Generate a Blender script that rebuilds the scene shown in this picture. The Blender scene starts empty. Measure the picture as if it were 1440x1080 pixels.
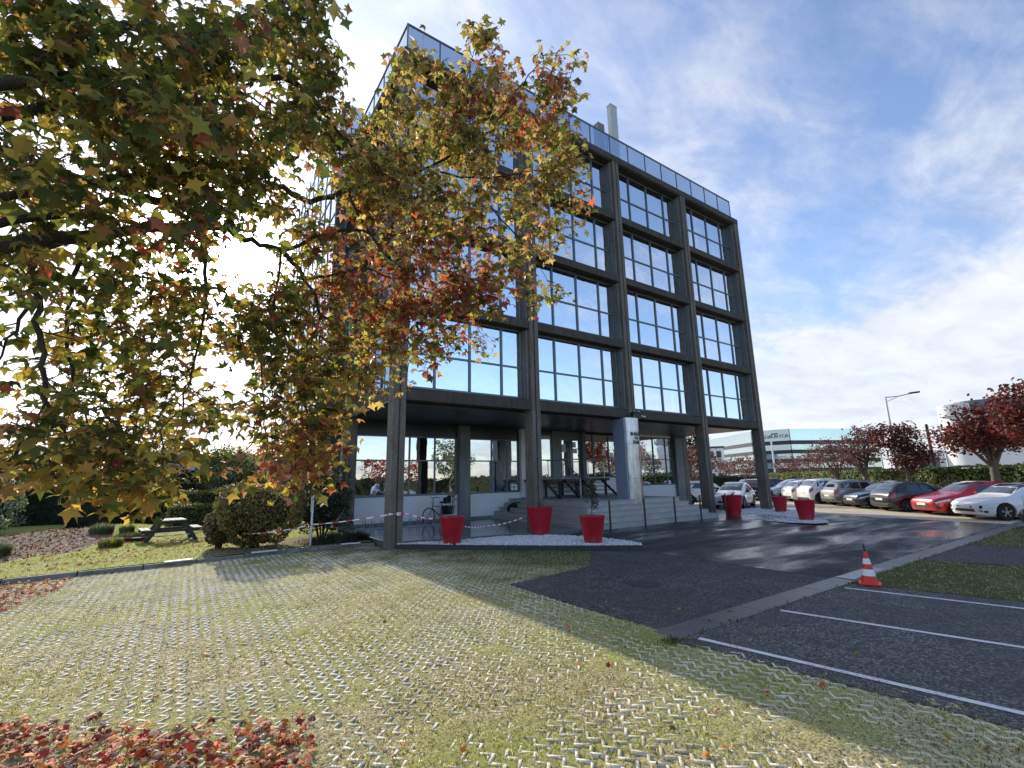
import bpy, bmesh, math, random
import numpy as np
from mathutils import Vector, Matrix
random.seed(7); RNG = np.random.default_rng(11)
R = math.radians
scene = bpy.context.scene
col = scene.collection

# ------------------------------------------------------------------ camera geometry (solved from the facade grid)
CAM = np.array([-5.4699, -13.9509, 2.0])
FPX, YAW, PITCH, ROLL = 653.0447, 0.6009, 0.2002, -0.018
F_ = np.array([math.sin(YAW)*math.cos(PITCH), math.cos(YAW)*math.cos(PITCH), math.sin(PITCH)])
r_ = np.array([math.cos(YAW), -math.sin(YAW), 0.0]); u_ = np.cross(r_, F_)
R_ = r_*math.cos(ROLL)+u_*math.sin(ROLL); U_ = -r_*math.sin(ROLL)+u_*math.cos(ROLL)
def survey(px, py, depth):
    """world point that the survey photo shows at (px, py), at that depth along the view axis"""
    return CAM + (F_ + R_*(px-720)/FPX - U_*(py-540)/FPX)*depth

# ------------------------------------------------------------------ objects
def link(o, parent=None):
    col.objects.link(o)
    if parent is not None: o.parent = parent
    return o
def tag(o, label=None, cat=None, group=None, kind=None):
    if label: o['label'] = label
    if cat: o['category'] = cat
    if group: o['group'] = group
    if kind: o['kind'] = kind
    return o
def empty(name, loc=(0,0,0), rz=0, label=None, cat=None, group=None, scale=1.0):
    o = bpy.data.objects.new(name, None); o.empty_display_size = .2
    o.location = loc; o.rotation_euler = (0,0,rz); o.scale = (scale,)*3
    link(o); return tag(o, label, cat, group)
def copy_tree(o, parent=None):
    c = o.copy(); col.objects.link(c)
    if parent is not None: c.parent = parent
    for ch in list(o.children): copy_tree(ch, c)
    return c

class MB:
    def __init__(s): s.v=[]; s.f=[]
    def add(s, vs, fs):
        n=len(s.v); s.v += [tuple(map(float,p)) for p in vs]; s.f += [tuple(i+n for i in f) for f in fs]; return s
    def box(s, x0,y0,z0,x1,y1,z1):
        return s.add([(x0,y0,z0),(x1,y0,z0),(x1,y1,z0),(x0,y1,z0),(x0,y0,z1),(x1,y0,z1),(x1,y1,z1),(x0,y1,z1)],
              [(0,3,2,1),(4,5,6,7),(0,1,5,4),(1,2,6,5),(2,3,7,6),(3,0,4,7)])
    def obox(s, c, size, rz=0, ry=0, rx=0):
        M = Matrix.Rotation(rz,3,'Z')@Matrix.Rotation(ry,3,'Y')@Matrix.Rotation(rx,3,'X'); a,b,d=[q/2 for q in size]
        vs=[(-a,-b,-d),(a,-b,-d),(a,b,-d),(-a,b,-d),(-a,-b,d),(a,-b,d),(a,b,d),(-a,b,d)]
        return s.add([tuple(M@Vector(p)+Vector(c)) for p in vs],[(0,3,2,1),(4,5,6,7),(0,1,5,4),(1,2,6,5),(2,3,7,6),(3,0,4,7)])
    def bar(s, p, q, w, h=None):
        h = h or w; p=Vector(p); q=Vector(q); d=(q-p).normalized()
        up = Vector((0,0,1)) if abs(d.z)<.95 else Vector((1,0,0))
        a = d.cross(up).normalized()*w/2; b = a.cross(d).normalized()*h/2
        vs=[p-a-b,p+a-b,p+a+b,p-a+b,q-a-b,q+a-b,q+a+b,q-a+b]
        return s.add(vs,[(0,1,2,3),(7,6,5,4),(0,4,5,1),(1,5,6,2),(2,6,7,3),(3,7,4,0)])
    def tube(s, pts, rad, n=8, cap=True):
        pts=[Vector(p) for p in pts]; m=len(pts)
        if not hasattr(rad,'__len__'): rad=[rad]*m
        vs=[]; a=None
        for i,p in enumerate(pts):
            d=(pts[min(i+1,m-1)]-pts[max(i-1,0)])
            d = d.normalized() if d.length>1e-9 else Vector((0,0,1))
            if a is None:
                a = d.cross(Vector((0,0,1)) if abs(d.z)<.9 else Vector((1,0,0))).normalized()
            else:
                a = (a-d*a.dot(d)); a = a.normalized() if a.length>1e-6 else d.orthogonal().normalized()
            b=d.cross(a)
            for k in range(n):
                t=2*math.pi*k/n; vs.append(p+(a*math.cos(t)+b*math.sin(t))*rad[i])
        fs=[(i*n+k, i*n+(k+1)%n, (i+1)*n+(k+1)%n, (i+1)*n+k) for i in range(m-1) for k in range(n)]
        if cap: fs += [tuple(range(n-1,-1,-1)), tuple((m-1)*n+k for k in range(n))]
        return s.add(vs,fs)
    def lathe(s, prof, n=24, c=(0,0,0)):
        vs=[]; fs=[]
        for r,z in prof:
            for k in range(n):
                t=2*math.pi*k/n; vs.append((c[0]+r*math.cos(t), c[1]+r*math.sin(t), c[2]+z))
        for i in range(len(prof)-1):
            for k in range(n): fs.append((i*n+k,i*n+(k+1)%n,(i+1)*n+(k+1)%n,(i+1)*n+k))
        fs += [tuple(range(n-1,-1,-1)), tuple((len(prof)-1)*n+k for k in range(n))]
        return s.add(vs,fs)
    def prism(s, poly, z0, z1):
        n=len(poly); area=sum(poly[i][0]*poly[(i+1)%n][1]-poly[(i+1)%n][0]*poly[i][1] for i in range(n))
        if area<0: poly=poly[::-1]
        vs=[(x,y,z0) for x,y in poly]+[(x,y,z1) for x,y in poly]
        return s.add(vs,[tuple(range(n-1,-1,-1)),tuple(range(n,2*n))]+[(i,(i+1)%n,n+(i+1)%n,n+i) for i in range(n)])
    def torus(s, c, axis, R0, r0, n=24, m=8):
        ax=Vector(axis).normalized(); a=ax.orthogonal().normalized(); b=ax.cross(a); c=Vector(c); vs=[]
        for i in range(n):
            t=2*math.pi*i/n; d=a*math.cos(t)+b*math.sin(t)
            for j in range(m):
                q=2*math.pi*j/m; vs.append(c+d*(R0+r0*math.cos(q))+ax*r0*math.sin(q))
        return s.add(vs,[(i*m+j,((i+1)%n)*m+j,((i+1)%n)*m+(j+1)%m,i*m+(j+1)%m) for i in range(n) for j in range(m)])
    def build(s, name, mat, parent=None, smooth=None, bevel=0, loc=None):
        me=bpy.data.meshes.new(name); me.from_pydata(s.v,[],s.f); me.update()
        if mat: me.materials.append(mat)
        o=bpy.data.objects.new(name, me); link(o,parent)
        if loc: o.location=loc
        if smooth is not None:
            for p in me.polygons: p.use_smooth=True
            me.set_sharp_from_angle(angle=R(smooth))
        if bevel:
            m=o.modifiers.new('edge','BEVEL'); m.width=bevel; m.segments=1; m.limit_method='ANGLE'; m.angle_limit=R(50)
        return o

def np_mesh(name, V, Fc, mat, parent=None, cols=None, smooth=False):
    """V (N,3), Fc (M,k) int, cols (M,3) per-face linear colour"""
    me=bpy.data.meshes.new(name); N=len(V); M,k=Fc.shape
    me.vertices.add(N); me.vertices.foreach_set('co', np.ascontiguousarray(V,dtype=np.float32).ravel())
    me.loops.add(M*k); me.loops.foreach_set('vertex_index', np.ascontiguousarray(Fc,dtype=np.int32).ravel())
    me.polygons.add(M); me.polygons.foreach_set('loop_start', np.arange(0,M*k,k,dtype=np.int32))
    me.polygons.foreach_set('loop_total', np.full(M,k,dtype=np.int32))
    if smooth: me.polygons.foreach_set('use_smooth', np.ones(M,dtype=bool))
    me.update(calc_edges=True); me.validate()
    if cols is not None:
        at=me.color_attributes.new('Col','FLOAT_COLOR','CORNER')
        c=np.ones((M,k,4),dtype=np.float32); c[:,:,:3]=np.asarray(cols)[:,None,:]
        at.data.foreach_set('color', c.ravel())
    if mat: me.materials.append(mat)
    o=bpy.data.objects.new(name,me); link(o,parent); return o

def rand_rot(n, rng=RNG):
    q=rng.normal(size=(n,4)); q/=np.linalg.norm(q,axis=1)[:,None]; w,x,y,z=q.T
    return np.stack([np.stack([1-2*(y*y+z*z),2*(x*y-z*w),2*(x*z+y*w)],-1),np.stack([2*(x*y+z*w),1-2*(x*x+z*z),2*(y*z-x*w)],-1),np.stack([2*(x*z-y*w),2*(y*z+x*w),1-2*(x*x+y*y)],-1)],1)
def axes_rot(nrm, tang):
    """frames with z = nrm and y ~ tang"""
    z=nrm/np.linalg.norm(nrm,axis=1)[:,None]; x=np.cross(tang,z); l=np.linalg.norm(x,axis=1)[:,None]
    x=np.where(l<1e-5,np.array([1.,0,0]),x/np.maximum(l,1e-5)); y=np.cross(z,x); return np.stack([x,y,z],-1)
def scatter(name, P, Rm, S, tv, tf, mat, parent=None, cols=None):
    """template (tv verts, tf quads/tris) placed at P with rotations Rm and sizes S; cols per instance"""
    tv=np.asarray(tv,float); tf=np.asarray(tf,int); n=len(P)
    V=np.einsum('nij,kj->nki',Rm,tv)*np.asarray(S)[:,None,None]+P[:,None,:]
    Fc=tf[None]+ (np.arange(n)*len(tv))[:,None,None]
    c=None if cols is None else np.repeat(cols,len(tf),axis=0)
    return np_mesh(name,V.reshape(-1,3),Fc.reshape(-1,tf.shape[1]),mat,parent,c)

# ------------------------------------------------------------------ materials
def nodes(name):
    m=bpy.data.materials.new(name); m.use_nodes=True; nt=m.node_tree; nt.nodes.clear()
    out=nt.nodes.new('ShaderNodeOutputMaterial'); return m,nt,out
def N(nt,t,**kw):
    n=nt.nodes.new(t)
    for k,v in kw.items():
        if k.startswith('i_'): n.inputs[k[2:].replace('_',' ')].default_value=v
        else: setattr(n,k,v)
    return n
def ramp(nt, fac, stops):
    n=nt.nodes.new('ShaderNodeValToRGB'); e=n.color_ramp.elements
    while len(e)<len(stops): e.new(.5)
    for el,(p,c) in zip(e,stops):
        el.position=p; el.color=(*c,1) if hasattr(c,'__len__') else (c,c,c,1)
    nt.links.new(fac,n.inputs[0]); return n.outputs[0]
def noise(nt, vec, scale, detail=4, rough=.55, dist=0):
    n=N(nt,'ShaderNodeTexNoise'); n.inputs['Scale'].default_value=scale; n.inputs['Detail'].default_value=detail
    n.inputs['Roughness'].default_value=rough; n.inputs['Distortion'].default_value=dist
    nt.links.new(vec,n.inputs['Vector']); return n.outputs['Fac']
def mix(nt, fac, a, b, mode='MIX'):
    n=N(nt,'ShaderNodeMix',data_type='RGBA',blend_type=mode)
    for sock,v in ((n.inputs[0],fac),(n.inputs[6],a),(n.inputs[7],b)):
        if hasattr(v,'is_linked') : nt.links.new(v,sock)
        else: sock.default_value = v if not hasattr(v,'__len__') else (*v,1)
    return n.outputs[2]
def math_(nt, op, a, b=None, c=None, clamp=False):
    n=N(nt,'ShaderNodeMath',operation=op,use_clamp=clamp)
    for i,v in enumerate((a,b,c)):
        if v is None: continue
        if hasattr(v,'is_linked'): nt.links.new(v,n.inputs[i])
        else: n.inputs[i].default_value=v
    return n.outputs[0]
def objco(nt): return N(nt,'ShaderNodeTexCoord').outputs['Object']
def worldco(nt): return N(nt,'ShaderNodeNewGeometry').outputs['Position']
def scaled(nt, vec, s):
    n=N(nt,'ShaderNodeMapping'); n.inputs['Scale'].default_value=s; nt.links.new(vec,n.inputs['Vector']); return n.outputs[0]
def bump(nt, h, strength=.3, dist=.02):
    n=N(nt,'ShaderNodeBump'); n.inputs['Strength'].default_value=strength; n.inputs['Distance'].default_value=dist
    nt.links.new(h,n.inputs['Height']); return n.outputs[0]
def bsdf(nt,out,color,rough=.6,metallic=0,spec=.5,normal=None,coat=0):
    b=N(nt,'ShaderNodeBsdfPrincipled')
    for sock,v in (('Base Color',color),('Roughness',rough),('Metallic',metallic),('Specular IOR Level',spec),('Coat Weight',coat)):
        if hasattr(v,'is_linked'): nt.links.new(v,b.inputs[sock])
        else: b.inputs[sock].default_value = (*v,1) if hasattr(v,'__len__') else v
    if coat: b.inputs['Coat Roughness'].default_value=.03
    if normal is not None: nt.links.new(normal,b.inputs['Normal'])
    nt.links.new(b.outputs[0],out.inputs[0]); return b
def simple(name, c, rough=.5, metallic=0, spec=.5, var=.25, scale=6, bmp=0, coat=0, world=False):
    """colour broken up by two noises; optional bump"""
    m,nt,out=nodes(name); co=worldco(nt) if world else objco(nt)
    n1=noise(nt,co,scale,5); n2=noise(nt,co,scale*7.3,3)
    k=math_(nt,'ADD',math_(nt,'MULTIPLY',n1,.65),math_(nt,'MULTIPLY',n2,.35))
    lo=tuple(max(0,x*(1-var)) for x in c); hi=tuple(min(1,x*(1+var)) for x in c)
    cc=ramp(nt,k,[(.3,lo),(.7,hi)])
    rr=math_(nt,'ADD',math_(nt,'MULTIPLY',n1,.16),rough-.08)
    bsdf(nt,out,cc,rr,metallic,spec,bump(nt,n2,bmp,.01) if bmp else None,coat); return m
CLOUD_OFF=(3.1,1.7); CLOUD_B=6.9; SKY_GAIN=1.66; SUN_E=5.0; LEAF_K=1.02
M={}
# exposed aggregate concrete, weathered: vertical streaks and broad dark patches
def concrete(name, base, dark, streak=.6):
    m,nt,out=nodes(name); co=worldco(nt)
    big=noise(nt,co,.9,5,.6); agg=noise(nt,co,34,3,.75); st=noise(nt,scaled(nt,co,(5,5,.5)),1.6,6,.7,.6)
    v=N(nt,'ShaderNodeTexVoronoi'); v.inputs['Scale'].default_value=48; nt.links.new(co,v.inputs['Vector'])
    c=mix(nt,ramp(nt,st,[(.38,0.0),(.68,streak)]),base,dark)
    c=mix(nt,ramp(nt,big,[(.35,.6),(.62,0.0)]),c,tuple(x*.55 for x in base))
    c=mix(nt,1.0,c,ramp(nt,agg,[(.32,.45),(.5,1.0),(.68,2.1)]),'MULTIPLY')
    bsdf(nt,out,c,.85,spec=.3,normal=bump(nt,v.outputs['Distance'],.5,.012)); return m
M['concrete']=concrete('exposed aggregate concrete',(.195,.172,.145),(.05,.043,.037),.6)
M['concrete_beam']=concrete('dark concrete beam',(.095,.083,.068),(.02,.018,.016),.65)  # darker base tone than the columns
M['concrete_grey']=concrete('grey concrete',(.23,.235,.235),(.13,.13,.13),.5)
M['flue']=simple('pale flue casing',(.50,.52,.50),.7,var=.1)
M['white_wall']=simple('white painted wall',(.74,.76,.78),.7,var=.05,scale=1.2,bmp=.05,world=True)
M['frame']=simple('green grey aluminium frame',(.13,.165,.18),.4,metallic=.3,var=.12)
M['frame_dark']=simple('dark aluminium frame',(.035,.045,.05),.4,metallic=.3,var=.1)
M['soffit']=simple('dark painted soffit panels',(.055,.062,.062),.35,var=.25,scale=.5)
M['spandrel']=simple('dark spandrel board',(.018,.024,.03),.3,var=.2)
M['green_panel']=simple('grey green panel',(.17,.2,.195),.5,var=.1)
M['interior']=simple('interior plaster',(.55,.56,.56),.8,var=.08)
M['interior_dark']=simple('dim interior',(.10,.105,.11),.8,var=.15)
M['ceiling_white']=simple('white ceiling',(.75,.77,.8),.8,var=.03)
def glass(name, tint, gloss, refl, ripple=.012, rough=0.0):
    m,nt,out=nodes(name); co=worldco(nt)
    t=N(nt,'ShaderNodeBsdfTransparent'); t.inputs[0].default_value=(*tint,1)
    g=N(nt,'ShaderNodeBsdfGlossy'); g.inputs['Color'].default_value=(*gloss,1); g.inputs['Roughness'].default_value=rough
    nt.links.new(bump(nt,noise(nt,co,1.1,2,.5),ripple,.25),g.inputs['Normal'])
    fr=N(nt,'ShaderNodeFresnel'); fr.inputs['IOR'].default_value=1.5
    k=math_(nt,'MAXIMUM',fr.outputs[0],refl,clamp=True)
    s=N(nt,'ShaderNodeMixShader'); nt.links.new(k,s.inputs[0]); nt.links.new(t.outputs[0],s.inputs[1]); nt.links.new(g.outputs[0],s.inputs[2])
    nt.links.new(s.outputs[0],out.inputs[0]); return m
M['mirror_glass']=glass('solar control glass',(.42,.5,.55),(.93,.97,1.0),.84,.03)
M['ground_glass']=glass('ground floor glass',(.16,.19,.2),(.92,.96,1.0),.62)
M['parapet_glass']=glass('blue parapet glass',(.4,.46,.5),(.72,.80,.90),.62,.004,.08)
M['far_glass']=glass('far curtain glass',(.05,.07,.07),(.52,.64,.70),.75,.03,.03)
def car_glass(name):
    m,nt,out=nodes(name); bsdf(nt,out,(.012,.016,.018),.04,spec=.9,coat=.6); return m
M['car_glass']=car_glass('tinted car glass')
M['white_paint']=simple('white paint',(.78,.78,.76),.6,var=.12,scale=9,world=True)
def worn_paint():
    m,nt,out=nodes('worn road paint'); co=worldco(nt); a=noise(nt,co,38,4,.75); b=noise(nt,co,3,4)
    k=math_(nt,'ADD',math_(nt,'MULTIPLY',a,.7),math_(nt,'MULTIPLY',b,.3)); c=mix(nt,ramp(nt,k,[(.36,1.0),(.47,0.0)]),mix(nt,b,(.60,.60,.58),(.82,.82,.80)),(.07,.07,.07))
    bsdf(nt,out,c,.7); return m
M['road_paint']=worn_paint()
M['metal']=simple('galvanised steel',(.46,.47,.48),.38,metallic=.85,var=.18,scale=12)
M['fin']=simple('blue grey enamel fin',(.20,.25,.34),.35,var=.1)
def brushed():
    m,nt,out=nodes('brushed stainless cladding'); co=worldco(nt)
    n=noise(nt,scaled(nt,co,(3,3,1.2)),1.5,5,.6); s=noise(nt,scaled(nt,co,(40,40,1)),3,3)
    c=ramp(nt,n,[(.35,(.36,.37,.38)),(.65,(.60,.63,.67))])
    c=mix(nt,math_(nt,'MULTIPLY',s,.35),c,(.4,.36,.3))
    bsdf(nt,out,c,.3,1.0,normal=bump(nt,s,.06,.01)); return m
M['brushed']=brushed()
M['black_metal']=simple('black powder coated metal',(.012,.013,.015),.4,var=.2)
M['letters']=simple('dark blue letters',(.012,.014,.03),.4,var=.1)
def pot_mat():
    m,nt,out=nodes('scuffed red planter'); co=objco(nt); sx=N(nt,'ShaderNodeSeparateXYZ'); nt.links.new(co,sx.inputs[0])
    n=noise(nt,co,7,6,.7); f=noise(nt,co,1.6,3); d=noise(nt,scaled(nt,co,(9,9,.8)),2,4,.6)
    c=mix(nt,f,(.33,.004,.016),(.46,.012,.028))
    k=math_(nt,'ADD',math_(nt,'MULTIPLY',math_(nt,'SUBTRACT',.22,sx.outputs[2]),2.6),math_(nt,'MULTIPLY',math_(nt,'SUBTRACT',n,.45),2.2))
    c=mix(nt,ramp(nt,k,[(.25,0.0),(.75,.55)]),c,(.20,.11,.085)); c=mix(nt,ramp(nt,d,[(.60,0.0),(.75,.25)]),c,(.16,.03,.03))
    bsdf(nt,out,c,mix(nt,n,(.26,)*3,(.5,)*3),spec=.45); return m
M['red_pot']=pot_mat()
M['soil']=simple('potting soil',(.035,.025,.018),.95,var=.5,scale=20,bmp=.6)
M['wood_dark']=simple('dark damp timber',(.06,.055,.05),.8,var=.3,scale=5,bmp=.3)
M['wood_grey']=simple('weathered grey timber',(.34,.33,.31),.8,var=.3,scale=5,bmp=.3)
M['tyre']=simple('tyre rubber',(.014,.014,.015),.85,var=.2)
M['rim']=simple('alloy rim',(.42,.43,.45),.3,metallic=.8,var=.15)
M['rim_dark']=simple('dark alloy rim',(.10,.10,.11),.35,metallic=.7,var=.15)
M['trim']=simple('black plastic trim',(.018,.018,.02),.6,var=.25)
M['plate']=simple('number plate',(.75,.75,.72),.5,var=.03)
M['lamp_clear']=simple('clear lamp lens',(.62,.66,.7),.08,spec=.8,var=.3,scale=18,coat=.8)
M['lamp_red']=simple('red lamp lens',(.42,.008,.012),.15,spec=.7,var=.3,scale=18,coat=.6)
M['cone_red']=simple('red cone plastic',(.75,.035,.02),.45,var=.12)
M['cone_white']=simple('white reflective band',(.82,.82,.84),.4,var=.06)
M['cloth_black']=simple('black fabric',(.010,.010,.013),.9,var=.4,scale=14,bmp=.5)
M['cloth_red']=simple('red fabric',(.35,.03,.03),.85,var=.3,scale=14,bmp=.4)
M['stone_step']=None
def tiles(name, c1, c2, grout, sx, sy, vert=False, rough=.5, mort=.012, wet=0.0):
    m,nt,out=nodes(name); co=worldco(nt)
    if vert:
        mp=N(nt,'ShaderNodeMapping'); mp.inputs['Rotation'].default_value=(R(90),0,0); nt.links.new(co,mp.inputs['Vector']); vec=mp.outputs[0]
    else: vec=co
    b=N(nt,'ShaderNodeTexBrick'); nt.links.new(vec,b.inputs['Vector']); b.offset=0 if not vert else .5
    b.inputs['Color1'].default_value=(*c1,1); b.inputs['Color2'].default_value=(*c2,1); b.inputs['Mortar'].default_value=(*grout,1)
    b.inputs['Scale'].default_value=1; b.inputs['Mortar Size'].default_value=mort; b.inputs['Brick Width'].default_value=sx; b.inputs['Row Height'].default_value=sy
    n=noise(nt,co,2.2,5); n2=noise(nt,co,24,3)
    c=mix(nt,ramp(nt,n,[(.35,.4),(.65,0.0)]),b.outputs['Color'],tuple(x*.6 for x in c1))
    c=mix(nt,math_(nt,'MULTIPLY',n2,.25),c,tuple(x*.6 for x in c1))
    rr=math_(nt,'ADD',math_(nt,'MULTIPLY',n,.5*(.4 if wet else 1)),rough-.2)
    bsdf(nt,out,c,rr,spec=.5+wet*.4,normal=bump(nt,b.outputs['Fac'],-.2,.006)); return m
M['stone_step']=tiles('pale stone step cladding',(.40,.40,.38),(.46,.45,.43),(.2,.2,.19),.6,10,True,.6,.006)
M['terrace']=tiles('wet polished terrace stone',(.135,.14,.145),(.155,.16,.165),(.06,.06,.06),.6,.6,False,.22,.006,1.0)
# white marble chips (surface under the real stones)
M['chips']=simple('white marble chips',(.74,.75,.76),.7,var=.3,scale=30,bmp=.5,world=True)
# asphalt
def asphalt(name, lo, hi, wet_lo, wet_hi, wscale=(.35,1.1,1), drough=.8, stone=46, crack=.8):
    m,nt,out=nodes(name); co=worldco(nt)
    ag=noise(nt,co,62,3,.85); md=noise(nt,co,2.3,5,.6); st=noise(nt,scaled(nt,co,wscale),.8,6,.62,.4)
    v=N(nt,'ShaderNodeTexVoronoi'); v.inputs['Scale'].default_value=60; nt.links.new(co,v.inputs['Vector'])
    vc=N(nt,'ShaderNodeTexVoronoi'); vc.inputs['Scale'].default_value=stone; nt.links.new(co,vc.inputs['Vector']); sp=N(nt,'ShaderNodeSeparateColor'); nt.links.new(vc.outputs['Color'],sp.inputs[0])
    c=mix(nt,ramp(nt,math_(nt,'ADD',math_(nt,'MULTIPLY',sp.outputs[0],.6),math_(nt,'MULTIPLY',ag,.4)),[(.38,0.0),(.62,.35),(.78,1.0)]),lo,hi)
    c=mix(nt,ramp(nt,md,[(.35,.45),(.65,0.0)]),c,tuple(x*.6 for x in lo))
    w=ramp(nt,st,[(wet_lo,0.0),(wet_hi,1.0)])
    c=mix(nt,math_(nt,'MULTIPLY',w,.5),c,tuple(x*.45 for x in lo))
    ce=N(nt,'ShaderNodeTexVoronoi',feature='DISTANCE_TO_EDGE'); ce.inputs['Scale'].default_value=.55; wv=N(nt,'ShaderNodeVectorMath',operation='ADD'); nz=N(nt,'ShaderNodeTexNoise'); nz.inputs['Scale'].default_value=2.2; nt.links.new(co,nz.inputs['Vector']); nt.links.new(co,wv.inputs[0]); nt.links.new(nz.outputs['Color'],wv.inputs[1]); nt.links.new(wv.outputs[0],ce.inputs['Vector'])
    c=mix(nt,math_(nt,'MULTIPLY',ramp(nt,ce.outputs['Distance'],[(.0,1.0),(.008,0.0)]),crack),c,tuple(x*.3 for x in lo))
    pa=noise(nt,co,.45,3,.5); c=mix(nt,ramp(nt,pa,[(.48,0.0),(.5,.35)]),c,tuple(x*1.1 for x in lo))
    rr=mix(nt,w,(drough,)*3,(.16,)*3)
    bs=math_(nt,'SUBTRACT',1.0,math_(nt,'MULTIPLY',w,.85))
    b=N(nt,'ShaderNodeBump'); b.inputs['Distance'].default_value=.012; nt.links.new(bs,b.inputs['Strength']); nt.links.new(v.outputs['Distance'],b.inputs['Height'])
    s=mix(nt,w,(.35,)*3,(.75,)*3)
    bsdf(nt,out,c,rr,spec=s,normal=b.outputs[0]); return m
M['asphalt_new']=asphalt('damp new asphalt',(.036,.036,.036),(.12,.115,.11),.40,.58,(.22,.9,1))
M['asphalt_old']=asphalt('worn asphalt',(.050,.049,.047),(.25,.24,.23),.6,.85)
M['asphalt_bay']=asphalt('speckled asphalt',(.062,.062,.061),(.30,.295,.285),.58,.9)
M['gutter']=simple('concrete gutter',(.105,.10,.09),.42,var=.45,scale=2.5,bmp=.3,world=True)
M['kerb']=simple('grey kerb stone',(.20,.19,.175),.8,var=.5,scale=3,bmp=.3,world=True)
M['kerb_dark']=simple('dark kerb edging',(.035,.037,.04),.6,var=.4,scale=4,world=True)
# soil and grass between the ribs of the paving
def turf(name, soil, dry, green, gscale=.6, lo=.45, hi=.62, moss_shade=False):
    m,nt,out=nodes(name); co=worldco(nt)
    a=noise(nt,co,gscale,5,.6); b=noise(nt,co,38,4,.7); d=noise(nt,co,9,4,.6)
    c=mix(nt,ramp(nt,b,[(.36,0.0),(.5,.55),(.66,1.0)]),soil,dry)
    g=math_(nt,'ADD',math_(nt,'MULTIPLY',a,.7),math_(nt,'MULTIPLY',d,.3))
    c=mix(nt,ramp(nt,g,[(lo,0.0),(hi,.85)]),c,mix(nt,b,tuple(x*.6 for x in green),tuple(x*1.35 for x in green)))
    if moss_shade:   # mossier and painted darker towards house and drive, deepening the building's shade
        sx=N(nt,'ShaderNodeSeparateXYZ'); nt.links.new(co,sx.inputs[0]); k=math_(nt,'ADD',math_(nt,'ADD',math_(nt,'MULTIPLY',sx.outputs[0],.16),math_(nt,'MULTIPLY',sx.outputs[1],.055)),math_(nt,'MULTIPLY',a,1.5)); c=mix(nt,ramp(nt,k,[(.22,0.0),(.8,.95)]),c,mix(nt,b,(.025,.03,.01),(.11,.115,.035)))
    bsdf(nt,out,c,.95,spec=.2,normal=bump(nt,b,.9,.02)); return m
M['paver_soil']=turf('soil and moss in paving cells',(.075,.06,.028),(.72,.63,.35),(.34,.36,.08),moss_shade=True)
M['lawn']=turf('autumn lawn',(.22,.21,.07),(.46,.42,.16),(.32,.38,.08),.35,.36,.58)
M['mulch']=turf('bark mulch bed',(.085,.05,.032),(.30,.25,.20),(.12,.07,.04),1.3,.46,.62)
M['far_ground']=simple('distant ground',(.11,.115,.075),.9,var=.4,scale=.15,world=True)
M['sunlit_tan']=simple('pale stabilised parking ground',(.52,.44,.32),.9,var=.3,scale=.8,bmp=.3,world=True)  # sunlight put into the pale tone; the sheet begins at the shadow edge
def rib():
    m,nt,out=nodes('weathered concrete rib'); co=worldco(nt)
    a=noise(nt,co,1.3,4); b=noise(nt,co,45,3,.7)
    c=mix(nt,b,(.56,.52,.40),(.88,.83,.67))
    c=mix(nt,ramp(nt,a,[(.48,0.0),(.68,.75)]),c,(.30,.29,.15))
    sx=N(nt,'ShaderNodeSeparateXYZ'); nt.links.new(co,sx.inputs[0]); k=math_(nt,'ADD',math_(nt,'ADD',math_(nt,'MULTIPLY',sx.outputs[0],.16),math_(nt,'MULTIPLY',sx.outputs[1],.055)),math_(nt,'MULTIPLY',noise(nt,co,.6,5,.6),1.5)); c=mix(nt,ramp(nt,k,[(.25,0.0),(.9,.88)]),c,(.12,.12,.055))  # same mossier tint on the ribs, with the building's shade painted in
    bsdf(nt,out,c,.9,spec=.25,normal=bump(nt,b,.4,.01)); return m
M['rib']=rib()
# leaves: colour from the mesh, light passes through
def leafmat(name, trans=.45, rough=.55, sat=1.0):
    m,nt,out=nodes(name)
    a=N(nt,'ShaderNodeVertexColor',layer_name='Col'); co=objco(nt)
    n=noise(nt,co,23,3); c=mix(nt,math_(nt,'MULTIPLY',n,.5),a.outputs['Color'],mix(nt,1.0,a.outputs['Color'],(.55,.5,.45),'MULTIPLY'))
    d=N(nt,'ShaderNodeBsdfPrincipled'); nt.links.new(c,d.inputs['Base Color']); d.inputs['Roughness'].default_value=rough; d.inputs['Specular IOR Level'].default_value=.35
    t=N(nt,'ShaderNodeBsdfTranslucent'); nt.links.new(mix(nt,1.0,c,(2.1,2.05,1.5),'MULTIPLY'),t.inputs[0])
    s=N(nt,'ShaderNodeMixShader'); s.inputs[0].default_value=trans
    nt.links.new(d.outputs[0],s.inputs[1]); nt.links.new(t.outputs[0],s.inputs[2]); nt.links.new(s.outputs[0],out.inputs[0]); return m
M['leaf']=leafmat('autumn leaf'); M['leaf_red']=leafmat('plum leaf',.2); M['hedge_leaf']=leafmat('hedge leaf',.25); M['blade']=leafmat('grass blade',.35,.7); M['litter']=leafmat('fallen leaf',.15,.7)
M['pebble']=leafmat('marble pebble',.0,.6)
M['bark']=simple('dark bark',(.055,.045,.036),.95,var=.5,scale=9,bmp=.9)
M['bark_grey']=simple('grey bark',(.13,.115,.095),.95,var=.45,scale=9,bmp=.8)
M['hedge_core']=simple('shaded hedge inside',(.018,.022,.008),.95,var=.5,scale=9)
def paint(name,c,metallic=.0,rough=.28):
    return simple(name,c,rough,metallic,.5,var=.05,scale=1.5,coat=.8)
SUN_EL, SUN_AZ = R(24.2), R(-0.8)            # azimuth measured from +Y towards +X
sun_dir=Vector((math.sin(SUN_AZ)*math.cos(SUN_EL), math.cos(SUN_AZ)*math.cos(SUN_EL), math.sin(SUN_EL)))
w=bpy.data.worlds.new('World'); scene.world=w; w.use_nodes=True; nt=w.node_tree; nt.nodes.clear()
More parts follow.
